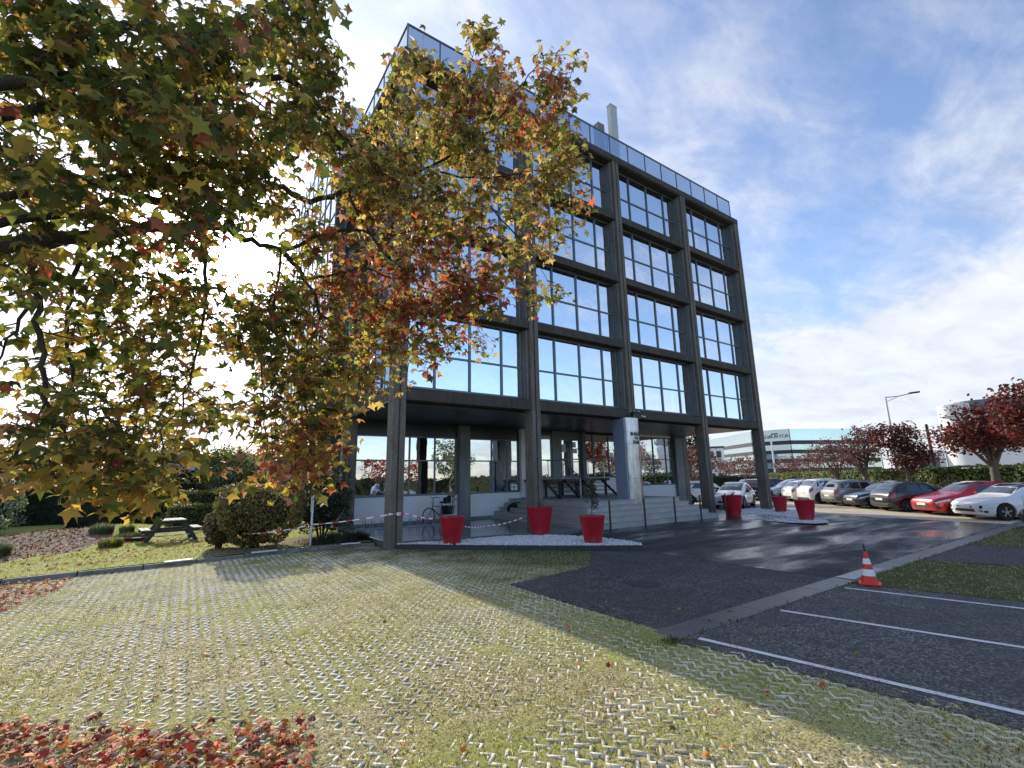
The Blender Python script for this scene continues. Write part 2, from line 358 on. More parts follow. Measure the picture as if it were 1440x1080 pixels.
wo=N(nt,'ShaderNodeOutputWorld'); bg=N(nt,'ShaderNodeBackground'); nt.links.new(bg.outputs[0],wo.inputs[0])
sky=N(nt,'ShaderNodeTexSky',sky_type='NISHITA',sun_disc=False); sky.sun_elevation=SUN_EL; sky.sun_rotation=SUN_AZ
sky.air_density=1.0; sky.dust_density=.6; sky.ozone_density=2.2; sky.altitude=30
gen=N(nt,'ShaderNodeTexCoord').outputs['Generated']
sep=N(nt,'ShaderNodeSeparateXYZ'); nt.links.new(gen,sep.inputs[0])
zc=math_(nt,'MAXIMUM',sep.outputs[2],0.0)
den=math_(nt,'ADD',zc,.16)
cx=math_(nt,'DIVIDE',sep.outputs[0],den); cy=math_(nt,'DIVIDE',sep.outputs[1],den)
cmb=N(nt,'ShaderNodeCombineXYZ'); nt.links.new(cx,cmb.inputs[0]); nt.links.new(cy,cmb.inputs[1])
mp=N(nt,'ShaderNodeMapping'); mp.inputs['Rotation'].default_value=(0,0,R(38)); mp.inputs['Scale'].default_value=(.75,1.35,1); mp.inputs['Location'].default_value=(CLOUD_OFF[0],CLOUD_OFF[1],0)
nt.links.new(cmb.outputs[0],mp.inputs[0])
c1=noise(nt,mp.outputs[0],1.15,10,.6,.35); c2=noise(nt,mp.outputs[0],4.2,8,.62,.3)
cl=math_(nt,'ADD',math_(nt,'MULTIPLY',c1,.72),math_(nt,'MULTIPLY',c2,.28))
# more cloud low over the horizon and around the sun
dot=N(nt,'ShaderNodeVectorMath',operation='DOT_PRODUCT'); nt.links.new(gen,dot.inputs[0]); dot.inputs[1].default_value=tuple(sun_dir)
ca=math_(nt,'MAXIMUM',dot.outputs['Value'],0.0)
halo=math_(nt,'POWER',ca,9.0); core=math_(nt,'POWER',ca,220.0)
low=math_(nt,'POWER',math_(nt,'SUBTRACT',1.0,zc,clamp=True),7.0)
wob=noise(nt,mp.outputs[0],.55,6,.6)
edge=math_(nt,'ADD',math_(nt,'ADD',.10,math_(nt,'SUBTRACT',math_(nt,'MULTIPLY',math_(nt,'MAXIMUM',sep.outputs[0],0.0),.16),math_(nt,'MULTIPLY',math_(nt,'MAXIMUM',math_(nt,'MULTIPLY',sep.outputs[1],-1.0),0.0),.35))),math_(nt,'MULTIPLY',math_(nt,'SUBTRACT',wob,.5),.42))
bank=ramp(nt,math_(nt,'ADD',math_(nt,'SUBTRACT',edge,zc),.5),[(.485,0.0),(.52,1.0)])
cov0=math_(nt,'ADD',cl,math_(nt,'MULTIPLY',bank,.20))
back=math_(nt,'MAXIMUM',math_(nt,'MULTIPLY',sep.outputs[1],-1.0),0.0)
cov0=math_(nt,'SUBTRACT',cov0,math_(nt,'MULTIPLY',back,.15))
cov=math_(nt,'ADD',cov0,math_(nt,'ADD',math_(nt,'MULTIPLY',low,.20),math_(nt,'MULTIPLY',halo,.12)))
mask=ramp(nt,cov,[(.42,0.04),(.50,.34),(.58,.70),(.70,1.0)])
shade=ramp(nt,c2,[(.34,(.52,.58,.70)),(.5,(.80,.84,.92)),(.64,(1.0,1.0,1.0))])
shade=mix(nt,math_(nt,'MULTIPLY',bank,.65),shade,ramp(nt,wob,[(.35,(.80,.84,.91)),(.6,(1.0,1.0,1.0))]))
ccol=mix(nt,1.0,shade,(CLOUD_B,CLOUD_B*1.0,CLOUD_B*1.02),'MULTIPLY')
glow=math_(nt,'ADD',math_(nt,'MULTIPLY',halo,5.5),math_(nt,'MULTIPLY',core,55.0))
gl=mix(nt,1.0,(1.0,.97,.9),glow,'MULTIPLY')
base=mix(nt,1.0,sky.outputs[0],(SKY_GAIN*1.0,SKY_GAIN*.98,SKY_GAIN*1.04),'MULTIPLY')
c_=mix(nt,math_(nt,'MULTIPLY',mask,.9),base,ccol)
c_=mix(nt,1.0,c_,gl,'ADD')
nt.links.new(c_,bg.inputs[0]); bg.inputs[1].default_value=.15
sl=bpy.data.lights.new('sun','SUN'); sl.energy=SUN_E; sl.angle=R(.55); sl.color=(1.0,.91,.75)
so=bpy.data.objects.new('sun',sl); link(so); so.location=(0,40,40)
so.rotation_euler=sun_dir.to_track_quat('Z','Y').to_euler()
cam=bpy.data.cameras.new('camera'); co_=bpy.data.objects.new('camera',cam); link(co_); scene.camera=co_
cam.sensor_fit='HORIZONTAL'; cam.sensor_width=36; cam.lens=36*FPX/1440; cam.clip_start=.05; cam.clip_end=6000
co_.matrix_world=Matrix(((R_[0],U_[0],-F_[0],CAM[0]),(R_[1],U_[1],-F_[1],CAM[1]),(R_[2],U_[2],-F_[2],CAM[2]),(0,0,0,1)))
scene.view_settings.view_transform='Standard'; scene.view_settings.look='None'; scene.view_settings.exposure=0; scene.view_settings.gamma=1
scene.render.engine='CYCLES'; scene.cycles.max_bounces=9; scene.cycles.transparent_max_bounces=16; scene.cycles.glossy_bounces=4
scene.cycles.diffuse_bounces=3; scene.cycles.transmission_bounces=4; scene.cycles.use_denoising=True
scene.cycles.caustics_reflective=False; scene.cycles.caustics_refractive=False; scene.cycles.sample_clamp_indirect=6
def sheet(name, poly, z, mat, kind='structure', step=None, zf=None):
    bm=bmesh.new(); vs=[bm.verts.new((x,y,z)) for x,y in poly]; f=bm.faces.new(vs)
    if f.normal.z<0: f.normal_flip()
    bm.normal_update()
    if f.normal.z<0: bmesh.ops.reverse_faces(bm,faces=[f])
    if step:
        xs=[p[0] for p in poly]; ys=[p[1] for p in poly]
        for ax,lo,hi in ((0,min(xs),max(xs)),(1,min(ys),max(ys))):
            k=lo+step
            while k<hi:
                bmesh.ops.bisect_plane(bm,geom=bm.verts[:]+bm.edges[:]+bm.faces[:],plane_co=(k,0,0) if ax==0 else (0,k,0),plane_no=(1,0,0) if ax==0 else (0,1,0)); k+=step
        for v in bm.verts: v.co.z = z+zf(v.co.x,v.co.y)
    me=bpy.data.meshes.new(name); bm.to_mesh(me); bm.free(); me.materials.append(mat)
    for p in me.polygons: p.use_smooth=bool(step)
    o=bpy.data.objects.new(name,me); link(o); o['kind']=kind; return o
def sst(a,b,x):
    t=min(1,max(0,(x-a)/(b-a))); return t*t*(3-2*t)
def inpoly(x,y,poly):
    x=np.asarray(x); y=np.asarray(y); r=np.zeros(x.shape,bool); n=len(poly); j=n-1
    for i in range(n):
        xi,yi=poly[i]; xj,yj=poly[j]
        c=((yi>y)!=(yj>y))&(x<(xj-xi)*(y-yi)/((yj-yi) or 1e-9)+xi); r^=c; j=i
    return r
sheet('ground',[(-900,-900),(1500,-900),(1500,1500),(-900,1500)],-.06,M['far_ground'])
KERB=[(-30,-1.4),(-14,.1),(-8.55,.72),(-6.2,1.0),(-2.93,1.5),(-1.2,1.45),(-.42,1.2)]
BED1=[(-.36,.12),(.3,-.42),(.8,-.95),(1.4,-1.6),(2.05,-2.2),(2.8,-2.95),(3.5,-3.6),(4.2,-4.2),(5.0,-4.85),(5.25,-4.6),(5.35,-3.9),(5.3,-3.2),(5.1,-2.4),(4.8,-1.7),(4.25,-1.1),(3.6,-.75),(2.6,-.55),(1.4,-.45),(.5,-.1)]
BED2=[(16.0,-.6),(15.4,-1.6),(14.9,-2.9),(14.6,-4.1),(14.9,-5.0),(15.6,-5.2),(16.4,-4.8),(17.6,-3.8),(19.2,-2.6),(20.8,-1.7),(22.4,-.9),(22.8,.1),(22.3,.9),(20,1.1),(17,.8)]
OLD=[(4.95,-4.85),(4.2,-4.2),(3.55,-3.64),(3.9,-4.0),(3.2,-4.7),(2.3,-5.6),(1.0,-5.85),(-.2,-6.0),(-.2,-7.2),(-.12,-9.5),(4.98,-9.5),(4.9,-7.1)]
PAVE=[(-30,-1.4)]+KERB[1:]+[(-.42,.0)]+BED1[0:8]+[(3.9,-4.0),(3.2,-4.7),(2.3,-5.6),(1.0,-5.85),(-.2,-6.0),(-.2,-7.2),(-.12,-9.5),(-.3,-9.9),(-.08,-10.6),(.33,-12.75),(1.0,-16.2),(1.6,-19),(-30,-19)]
def soil_grid(poly,x0,x1,y0,y1,st,seed):
    rng=np.random.default_rng(seed); nx=int((x1-x0)/st); ny=int((y1-y0)/st)
    def field(k):
        a=rng.normal(0,1,(nx//k+4,ny//k+4)); X=np.linspace(0,nx/k,nx); Y=np.linspace(0,ny/k,ny); i=X.astype(int); j=Y.astype(int); fx=(X-i)[:,None]; fy=(Y-j)[None,:]; fx=fx*fx*(3-2*fx); fy=fy*fy*(3-2*fy)
        return (a[np.ix_(i,j)]*(1-fx)+a[np.ix_(i+1,j)]*fx)*(1-fy)+(a[np.ix_(i,j+1)]*(1-fx)+a[np.ix_(i+1,j+1)]*fx)*fy
    X=np.linspace(x0,x1,nx)[:,None]+np.zeros((1,ny)); Y=np.linspace(y0,y1,ny)[None,:]+np.zeros((nx,1))
    Z=-.0122+.0035*rng.normal(0,1,(nx,ny))+.0040*field(3)+.0038*field(9)+.0028*field(34)+.0035*np.clip((X+3.5)/4,0,1)
    Z=np.clip(Z,-.03,.016); idx=np.arange(nx*ny).reshape(nx,ny); q=np.stack([idx[:-1,:-1],idx[1:,:-1],idx[1:,1:],idx[:-1,1:]],-1).reshape(-1,4)
    cx_=X[:-1,:-1].ravel()+st/2; cy_=Y[:-1,:-1].ravel()+st/2; q=q[inpoly(cx_,cy_,poly)]
    o=np_mesh('paving_soil',np.stack([X,Y,Z],-1).reshape(-1,3),q,M['paver_soil'],None,None,True); o['kind']='structure'
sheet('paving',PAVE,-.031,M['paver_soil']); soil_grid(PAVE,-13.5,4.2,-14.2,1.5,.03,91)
FORE=[(4.98,-9.5),(4.9,-7.1),(4.95,-4.85)]+[(5.25,-4.6),(5.35,-3.9),(5.3,-3.2),(5.1,-2.4),(4.8,-1.7),(5.2,-1.0),(5.2,6),(26,6),(26,0),(20.6,-2.6),(20.2,-6.0),(19.9,-9.5)]
fore_z=lambda x,y: .10*sst(-5.2,-1.5,y)*sst(5.0,7.0,x)*(1-sst(16.5,20,x))
sheet('forecourt',FORE,0.0,M['asphalt_new'],step=.7,zf=fore_z)
sheet('driveway',OLD,-.004,M['asphalt_old'])
sheet('parking_bay',[(-.32,-9.9),(4.75,-9.9),(5.2,-11.6),(6.4,-16.5),(7,-19),(1.3,-19),(.7,-16.2),(.12,-12.75),(-.22,-10.6)],-.003,M['asphalt_bay'])
sheet('access_lane',[(8.55,-9.9),(12.3,-9.9),(13.1,-12.5),(14.5,-19),(10.6,-19),(9.3,-11.6)],-.004,M['asphalt_old'])
GREEN2=[(4.8,-9.9),(8.5,-9.9),(9.25,-11.6),(10.5,-19),(7.05,-19),(6.45,-16.5),(5.25,-11.6)]
GREEN3=[(12.35,-9.9),(18.2,-9.9),(19.5,-13),(21,-19),(14.55,-19),(13.15,-12.5)]
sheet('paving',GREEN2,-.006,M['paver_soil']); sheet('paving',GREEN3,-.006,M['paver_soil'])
g=MB()
for i in range(23): g.box(-.25+i*1.0,-9.9,-.2,.742+i*1.0,-9.505,.004 if i%2 else .006)
tag(g.build('gutter',M['gutter'],bevel=.006),kind='structure')
gr=MB()
for k in range(26): gr.box(5.15+k*.055,-9.86,.008,5.18+k*.055,-9.56,.02)
gr.box(5.1,-9.88,.008,5.145,-9.54,.021); gr.box(6.58,-9.88,.008,6.62,-9.54,.021)
tag(gr.build('drain_grate',M['metal']),'long steel drain grate set in the concrete gutter beside the traffic cone','drain grate')
mh=MB().lathe([(.0,.0),(.29,.0),(.29,.006),(.0,.006)],28)
tag(mh.build('manhole_cover',M['kerb_dark'],loc=(1.85,-7.6,.0)),'round dark iron cover in the worn asphalt of the driveway','manhole cover')
# painted lines of the parking bays
def strip(a,b,w,z,name='bay_marking'):
    a=np.array(a);b=np.array(b); d=(b-a)/np.linalg.norm(b-a); n=np.array([-d[1],d[0]])*w/2; m=MB(); K=max(2,int(np.linalg.norm(b-a)/.12)); vs=[];fs=[]
    for i in range(K+1):
        p=a+(b-a)*i/K; j=RNG.normal(0,.006,2); vs+=[(*(p+n*(1+j[0]*6)),z),(*(p-n*(1+j[1]*6)),z)]
    fs=[(2*i,2*i+1,2*i+3,2*i+2) for i in range(K)]
    m.add(vs,fs); return tag(m.build(name,M['road_paint']),kind='structure')
strip((-.02,-10.02),(1.25,-17),.085,.003); strip((2.0,-10.02),(3.75,-17),.085,.003); strip((4.28,-10.0),(6.0,-17),.085,.003)
sheet('parking_ground',[(20.2,-6.0),(20.6,-2.6),(26,0),(26,6),(26,26),(70,60),(120,40),(75,-40),(30,-40),(19.9,-9.5)],-.02,M['sunlit_tan'])
strip((20.4,-6.6),(27.5,1.9),.16,-.008,'road_marking'); 
sheet('parking_ground',[(22,6),(26,6),(26,26),(22,26)],-.018,M['sunlit_tan'])
strip((19.95,-9.7),(26,-13.5),.12,-.008,'road_marking')
# terrace under the building: a low slab
TERR=[(-.39,1.2),(-.39,.03),(.52,-.02),(1.4,-.36),(2.6,-.46),(3.6,-.66),(4.25,-1.0),(5.2,-1.0),(6.3,-1.0),(7.5,-.3),(7.5,6),(-.39,6)]
t=MB().prism(TERR,-.05,.195); tag(t.build('terrace',M['terrace'],bevel=.008),kind='structure')
# dark curved edging + bed of white stones
def edging(pts,z,w,name,mat):
    m=MB(); n=len(pts)
    for i in range(n-1):
        m.bar((pts[i][0],pts[i][1],z/2-.05),(pts[i+1][0]+(pts[i+1][0]-pts[i][0])*.02,pts[i+1][1]+(pts[i+1][1]-pts[i][1])*.02,z/2-.05),w,z+.1)
    return tag(m.build(name,mat),kind='structure')
edging(BED1[0:9],.13,.05,'bed_edging',M['kerb_dark'])
def bed(poly,z,n,name,rs):
    sheet('gravel_bed',poly,z,M['chips'])
    xs=[p[0] for p in poly]; ys=[p[1] for p in poly]; rng=np.random.default_rng(rs)
    X=rng.uniform(min(xs),max(xs),n*4); Y=rng.uniform(min(ys),max(ys),n*4); k=inpoly(X,Y,poly); X=X[k][:n];Y=Y[k][:n]
    P=np.stack([X,Y,np.full(len(X),z+.008)+rng.uniform(0,.02,len(X))],-1)
    ico=bmesh.new(); bmesh.ops.create_icosphere(ico,subdivisions=1,radius=1); tv=np.array([v.co[:] for v in ico.verts])*np.array([1,.75,.6]); tf=np.array([[v.index for v in f.verts] for f in ico.faces]); ico.free()
    tv*= (1+rng.normal(0,.12,(len(tv),1)))
    c=rng.uniform(.62,.9,(len(P),1))*np.array([[1,1,1.01]])
    o=scatter(name,P,rand_rot(len(P),rng),rng.uniform(.018,.042,len(P)),tv,tf,M['pebble'],None,c); o['kind']='stuff'; return o
bed(BED1,.12,4200,'gravel',3); bed(BED2,.06,3000,'gravel',4)
# kerb between lawn and paving, with white painted pieces
m=MB()
for i in range(len(KERB)-1):
    a,b=np.array(KERB[i]),np.array(KERB[i+1]); L=np.linalg.norm(b-a); K=max(1,int(round(L/1.0)))
    for k in range(K):
        p=a+(b-a)*(k+.008)/K; q=a+(b-a)*(k+.992)/K; dz=RNG.uniform(-.012,.012)
        m.bar((p[0],p[1]+.05,-.03+dz),(q[0],q[1]+.05,-.03+dz),.11,.23)
tag(m.build('kerb',M['kerb'],bevel=.01),kind='structure')
for (x0,y0,x1,y1,l) in ((-5.78,1.03,-5.2,1.12,'white bay marker plate on the kerb below the picnic table'),(-3.85,1.33,-3.2,1.42,'white bay marker plate on the kerb in front of the big clipped bush'),(-1.42,1.42,-.85,1.36,'tilted white bay marker plate on the kerb near the corner column')):
    mk=MB().bar((x0,y0,.105),(x1,y1,.105),.13,.03); tag(mk.build('marker_plate',M['white_paint'],bevel=.005),l,'marker plate','white plates on the kerb')
# lawn and planting bed
LAWN=[(-30,-1.3)]+[(x,y+.1) for x,y in KERB[1:]]+[(-.5,1.3),(-.5,16),(-2,40),(-30,40)]
def lz(x,y):
    b=.10
    b+=.35*math.exp(-((x+9.3)**2/3.2+(y-9.3)**2/5.0))+.30*math.exp(-((x+7.2)**2/1.6+(y-11)**2/3.5))+.22*math.exp(-((x+10.8)**2/3+(y-5.2)**2/2.2))
    return b+.02*math.sin(x*2.1)*math.cos(y*1.7)
sheet('lawn',LAWN,0,M['lawn'],step=.8,zf=lz)
MUL=[(-12.5,3.4),(-9.2,3.7),(-8.0,5.2),(-7.5,8.0),(-7.7,10.6),(-9.4,11.6),(-12.5,10.5),(-14,6)]
sheet('flower_bed',MUL,.012,M['mulch'],step=.6,zf=lz)
sheet('flower_bed',[(-5.1,1.45),(-2.93,1.72),(-1.2,1.66),(-.5,1.45),(-.5,4.6),(-1.6,4.6),(-3.2,3.4),(-4.8,2.8)],.014,M['mulch'],step=.6,zf=lz)
# zigzag ribs of the grass paving, half sunk in soil
def ribs(poly, x0,x1,y0,y1, seed, amp=.040, per=.168, pitch=.134, wid=.023, vis=.0):
    rng=np.random.default_rng(seed); rows=np.arange(x0,x1,pitch); half=per/2; ns=int((y1-y0)/half)
    V=[];Fc=[]; base=0
    xs0=rows[:,None]+ (np.where(np.arange(ns+1)%2==0,amp,-amp))[None,:] + rng.normal(0,.006,(len(rows),ns+1)); ys0=(y0+np.arange(ns+1)*half)[None,:]+rng.normal(0,.004,(len(rows),1))+np.zeros((len(rows),ns+1))
    # slow buried / proud variation
    def smooth(a,k):
        ker=np.ones(k)/k; a=np.apply_along_axis(lambda v:np.convolve(v,ker,'same'),0,a); return np.apply_along_axis(lambda v:np.convolve(v,ker,'same'),1,a)
    sm=smooth(rng.normal(0,1,(len(rows),ns+1)),9)*9; hi=rng.normal(0,1,(len(rows),ns+1))
    z=-.0060+vis+.0022*sm+.0022*hi
    z=np.clip(z,-.03,.004)
    A=np.stack([xs0[:,:-1],ys0[:,:-1],z[:,:-1]],-1).reshape(-1,3); B=np.stack([xs0[:,1:],ys0[:,1:],z[:,1:]],-1).reshape(-1,3)
    mx=(A+B)/2; k=inpoly(mx[:,0],mx[:,1],poly)&(np.maximum(A[:,2],B[:,2])>-.012); A=A[k];B=B[k]
    d=B-A; d[:,2]=0; d/=np.linalg.norm(d,axis=1)[:,None]; n=np.stack([-d[:,1],d[:,0],0*d[:,0]],-1)*wid/2; e=d*wid*.35; A=A-e;B=B+e
    dn=np.array([0,0,-.035]); nb=n*1.35
    vs=np.stack([A+n,A-n,B-n,B+n,A+nb+dn,A-nb+dn,B-nb+dn,B+nb+dn],1).reshape(-1,3)
    # tiny jitter avoids coincident tops at the corners
    idx=np.arange(len(A))*8; fs=np.concatenate([idx[:,None]+np.array([q])for q in ((0,1,2,3),(1,5,6,2),(3,7,4,0),(0,4,5,1),(2,6,7,3))])
    vs[:,2]+=np.repeat((np.arange(len(A))%2)*.0012,8)
    return np_mesh('paving_rib',vs,fs[:,::-1],M['rib'])
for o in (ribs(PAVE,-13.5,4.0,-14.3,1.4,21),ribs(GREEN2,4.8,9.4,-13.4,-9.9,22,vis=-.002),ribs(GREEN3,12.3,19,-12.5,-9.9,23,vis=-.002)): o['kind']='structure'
# grass tufts growing through the paving and on the lawn
def blades(name,P,h,cols,seed,spread=.5):
    rng=np.random.default_rng(seed); n=len(P)
    up=np.stack([rng.normal(0,spread,n),rng.normal(0,spread,n),np.ones(n)],-1); up/=np.linalg.norm(up,axis=1)[:,None]
    a=rng.uniform(0,6.28,n); nrm=np.stack([np.cos(a),np.sin(a),0*a],-1); Rm=axes_rot(nrm,up)
    tv=[(-.09,0,0),(.09,0,0),(.05,.6,.05),(.0,1,.16),(-.05,.6,.05)]
    return scatter(name,P,Rm,h,tv,[(0,1,2,4),(4,2,3,3)] if False else [(0,1,2,4)],M['blade'],None,cols)
def tuft_points(poly,n,seed,clump,zoff=-.015,bbox=None,dens=None):
    rng=np.random.default_rng(seed); xs=[p[0] for p in poly]; ys=[p[1] for p in poly]; b=bbox or (min(xs),max(xs),min(ys),max(ys))
    C=np.stack([rng.uniform(b[0],b[1],n),rng.uniform(b[2],b[3],n)],-1)
    if dens is not None: C=C[rng.uniform(0,1,n)<dens(C[:,0],C[:,1])]
    P=np.repeat(C,clump,axis=0)+rng.normal(0,.022,(len(C)*clump,2)); k=inpoly(P[:,0],P[:,1],poly)
    P=P[k]; return np.concatenate([P,np.full((len(P),1),zoff)],1),rng
def lowf(x,y,s,ph):
    return .5+.25*(np.sin(x*s+ph)+np.sin(y*s*1.3+ph*2.1+np.sin(x*s*.7)))
def grass(poly,n,seed,clump,h,bbox,name='grass'):
    P,rng=tuft_points(poly,n,seed,clump,-.012,bbox,lambda x,y:np.clip(.16+.95*lowf(x,y,1.5,seed)**2+.38*np.clip((x+4)/5,0,1),0,1)*np.clip(1.15-(y+9.5)/8.5,.12,1))
    k=rng.uniform(0,1,(len(P),1)); cols=np.where(k<.16,np.array([[.05,.07,.02]]),np.where(k<.36,np.array([[.19,.22,.06]]),np.where(k<.72,np.array([[.40,.37,.17]]),np.array([[.60,.54,.32]]))))*rng.uniform(.6,1.35,(len(P),1))
    o=blades(name,P,rng.uniform(h*.4,h*1.3,len(P)),cols,seed); o['kind']='stuff'; return o
grass(PAVE,120000,31,7,.033,(-13,4.2,-13.6,1.4)); grass(GREEN2,3000,33,5,.045,(4.8,9.4,-13.4,-9.9)); grass(GREEN3,2200,34,5,.045,(12.3,19,-12.5,-9.9))
P,rng=tuft_points(LAWN,15000,35,4,0,(-14,-.6,.6,13.5)); P[:,2]=[lz(x,y)-.01 for x,y in P[:,:2]]
k=rng.uniform(0,1,(len(P),1)); mu=inpoly(P[:,0],P[:,1],MUL); kp=~mu|(rng.uniform(0,1,len(P))<.2); P=P[kp];k=k[kp]
cols=np.where(k<.5,np.array([[.20,.25,.05]]),np.where(k<.85,np.array([[.36,.36,.10]]),np.array([[.48,.43,.22]])))*rng.uniform(.6,1.4,(len(P),1))
o=blades('grass',P,rng.uniform(.03,.09,len(P)),cols,36); o['kind']='stuff'
# fallen leaves
LEAF_V=[(0,0,0)]; LEAF_A=[]
for i,(ang,l) in enumerate(((-60,.66),(-27,.44),(10,.95),(50,.50),(90,1.05),(130,.50),(170,.95),(207,.44),(240,.66),(270,.26))):
    LEAF_V.append((l*math.cos(R(ang)),l*math.sin(R(ang))+.05,(-.16 if l>.5 else .03)))
LEAF_F=[(0,10,1,2),(0,2,3,4),(0,4,5,6),(0,6,7,8),(0,8,9,10)]
def litter(name,P,seed,size,pal,flat=.35):
    rng=np.random.default_rng(seed); n=len(P); nr=np.stack([rng.normal(0,flat,n),rng.normal(0,flat,n),np.ones(n)],-1); a=rng.uniform(0,6.28,n)
    Rm=axes_rot(nr,np.stack([np.cos(a),np.sin(a),0*a],-1)); pal=np.array(pal); c=pal[rng.integers(0,len(pal),n)]*rng.uniform(.55,1.3,(n,1))
    tv=np.array(LEAF_V)*np.array([1,1,1.6]); Rm[:,:,2]*=rng.uniform(-.6,2.6,n)[:,None]
    o=scatter(name,P,Rm,rng.uniform(.6,1.15,n)*size,tv,LEAF_F,M['litter'],None,c); o['kind']='stuff'; return o
REDS=[(.58,.09,.02),(.70,.20,.035),(.45,.04,.025),(.68,.30,.06),(.40,.055,.03),(.60,.15,.06),(.30,.07,.05),(.22,.11,.07)]
def pts_in(poly,n,rs,z0,z1):
    rng=np.random.default_rng(rs); xs=[p[0] for p in poly]; ys=[p[1] for p in poly]; X=rng.uniform(min(xs),max(xs),n*5); Y=rng.uniform(min(ys),max(ys),n*5); k=inpoly(X,Y,poly); X=X[k][:n];Y=Y[k][:n]
    return np.stack([X,Y,rng.uniform(z0,z1,len(X))],-1)
def gp(px,py):
    d=F_+R_*(px-720)/FPX-U_*(py-540)/FPX; p=CAM+d*(-CAM[2]/d[2]); return (p[0],p[1])
L1=[gp(-60,1075),gp(-40,1020),gp(80,1032),gp(170,1030),gp(250,1042),gp(330,1028),gp(400,1020),gp(444,1028),gp(440,1060),gp(425,1110),gp(300,1180),gp(0,1200)]
litter('fallen_leaves',np.concatenate([pts_in(L1,780,41,.012,.06),pts_in([(p[0]+(p[0]+4.9)*.10,p[1]+(p[1]+10.9)*.16) for p in L1],260,411,.006,.025)]),42,.050,REDS)
L2=[gp(-60,845),gp(-40,818),gp(60,818),gp(105,812),gp(90,828),gp(30,850),gp(0,865)]
litter('fallen_leaves',pts_in(L2,420,43,.01,.05),44,.05,REDS)
litter('fallen_leaves',np.concatenate([pts_in(PAVE[:1]+PAVE[1:],150,45,.012,.02),pts_in([(-9,-12.8),(1,-12.8),(2,-8),(-9,-6)],90,46,.012,.02)]),47,.045,REDS[:4]+[(.3,.17,.08),(.22,.12,.07),(.5,.3,.06)])
DB=pts_in([(-9.5,-13.2),(1,-13.2),(2,-5.6),(-10,-4)],5200,61,-.002,.010)
litter('leaf_debris',DB,62,.013,[(.16,.11,.06),(.26,.19,.10),(.09,.06,.035),(.5,.44,.28),(.06,.05,.03),(.35,.16,.07)])
BK=pts_in(MUL,2600,52,0,0); BK[:,2]=[lz(x,y)+.02 for x,y in BK[:,:2]]; rb_=np.random.default_rng(53)
o=scatter('bark_chips',BK,rand_rot(len(BK),rb_),rb_.uniform(.02,.06,len(BK)),[(-1,-.3,0),(1,-.35,.1),(.9,.3,.15),(-.9,.35,-.1)],[(0,1,2,3)],M['litter'],None,np.array([(.10,.06,.04),(.2,.15,.11),(.05,.035,.025),(.32,.27,.22),(.14,.07,.04)])[rb_.integers(0,5,len(BK))]); o['kind']='stuff'
LM=pts_in([(-13,1.2),(-3,1.9),(-3.2,5),(-6.8,9),(-12,11)],1500,48,0,0); LM[:,2]=[lz(x,y)+.03 for x,y in LM[:,:2]]
litter('fallen_leaves',LM,49,.055,REDS+[(.3,.17,.08),(.22,.12,.07),(.25,.13,.08)])
W_,H_,Z0=5.4,3.2177,4.53
TOP=Z0+4*H_+.38
DEP=16.2
B=empty('office_building',(0,0,0),label='five storey office block of dark exposed concrete frame filled with mirror glass, raised on columns',cat='office building')
# columns: twin ribs in front, wider reveal behind on the upper floors
def column(x1,ax='front'):
    m=MB(); x0=x1-.42
    m.box(x0,0,-.05,x0+.185,.5,TOP-.34); m.box(x1-.185,0,-.05,x1,.5,TOP-.34); m.box(x0+.185,.055,-.05,x1-.185,.44,TOP-.34)
    return m
for i in range(5):
    m=column(i*W_)
    if i in (2,): m=MB(); x1=i*W_; x0=x1-.42; m.box(x0,0,.6,x0+.185,.5,TOP-.34); m.box(x1-.185,0,.6,x1,.5,TOP-.34); m.box(x0+.185,.055,.6,x1-.185,.44,TOP-.34)
    m.build('column',M['concrete'],B,bevel=.012)
for i in range(5):            # reveals beside the windows
    rv=MB()
    for l in range(4):
        z0=Z0+l*H_+.41; z1=Z0+(l+1)*H_-.003; x1=i*W_
        a=x1-.492 if i>0 else x1-.40; b=x1+.085 if i<4 else x1-.02
        rv.box(a,.15,z0,x1-.423,.545,z1) if i>0 else None
        rv.box(x1+.003,.15,z0,b,.545,z1) if i<4 else None
    rv.build('column_reveal',M['concrete_grey'],B,bevel=.008)
# beams on every storey, front and both ends
for l in range(5):
    z=Z0+l*H_
    for i in range(4):
        m=MB(); a=i*W_+.003; b=(i+1)*W_-.423
        m.box(a,.03,z,b,.43,z+.34)
        if l<4:
            m.add([(a,.12,z+.342),(b,.12,z+.342),(b,.43,z+.342),(a,.43,z+.342),(a,.26,z+.43),(b,.26,z+.43),(b,.43,z+.465),(a,.43,z+.465)],[(0,3,2,1),(4,5,6,7),(0,1,5,4),(1,2,6,5),(2,3,7,6),(3,0,4,7)])
        m.build('beam',M['concrete_beam'],B,bevel=.012)
m=MB(); m.box(-.435,-.015,TOP-.338,4*W_+.015,.56,TOP); m.box(-.435,.562,TOP-.338,.1,DEP,TOP); m.box(4*W_-.5,.562,TOP-.338,4*W_+.015,DEP,TOP); m.box(.1,DEP-.5,TOP-.338,4*W_-.5,DEP,TOP)
m.build('roof_edge',M['concrete_beam'],B,bevel=.015)
# end frames (left and right sides) : columns every 5.4 m with beams between
for sx,xa,xb in (('l',-.42,.0),('r',4*W_-.42,4*W_)):
    for j in range(1,4):
        m=MB(); y=j*W_; m.box(xa,y-.25,-.05,xb,y+.17,TOP-.34); m.build('column',M['concrete'],B,bevel=.012)
    for l in range(5):
        for j in range(3):
            m=MB(); m.box(xa+.03,(.503 if j==0 else j*W_+.173),Z0+l*H_,xb-.03,(j+1)*W_-.253,Z0+l*H_+.34+(.13 if l<4 else 0)); m.build('beam',M['concrete_beam'],B)
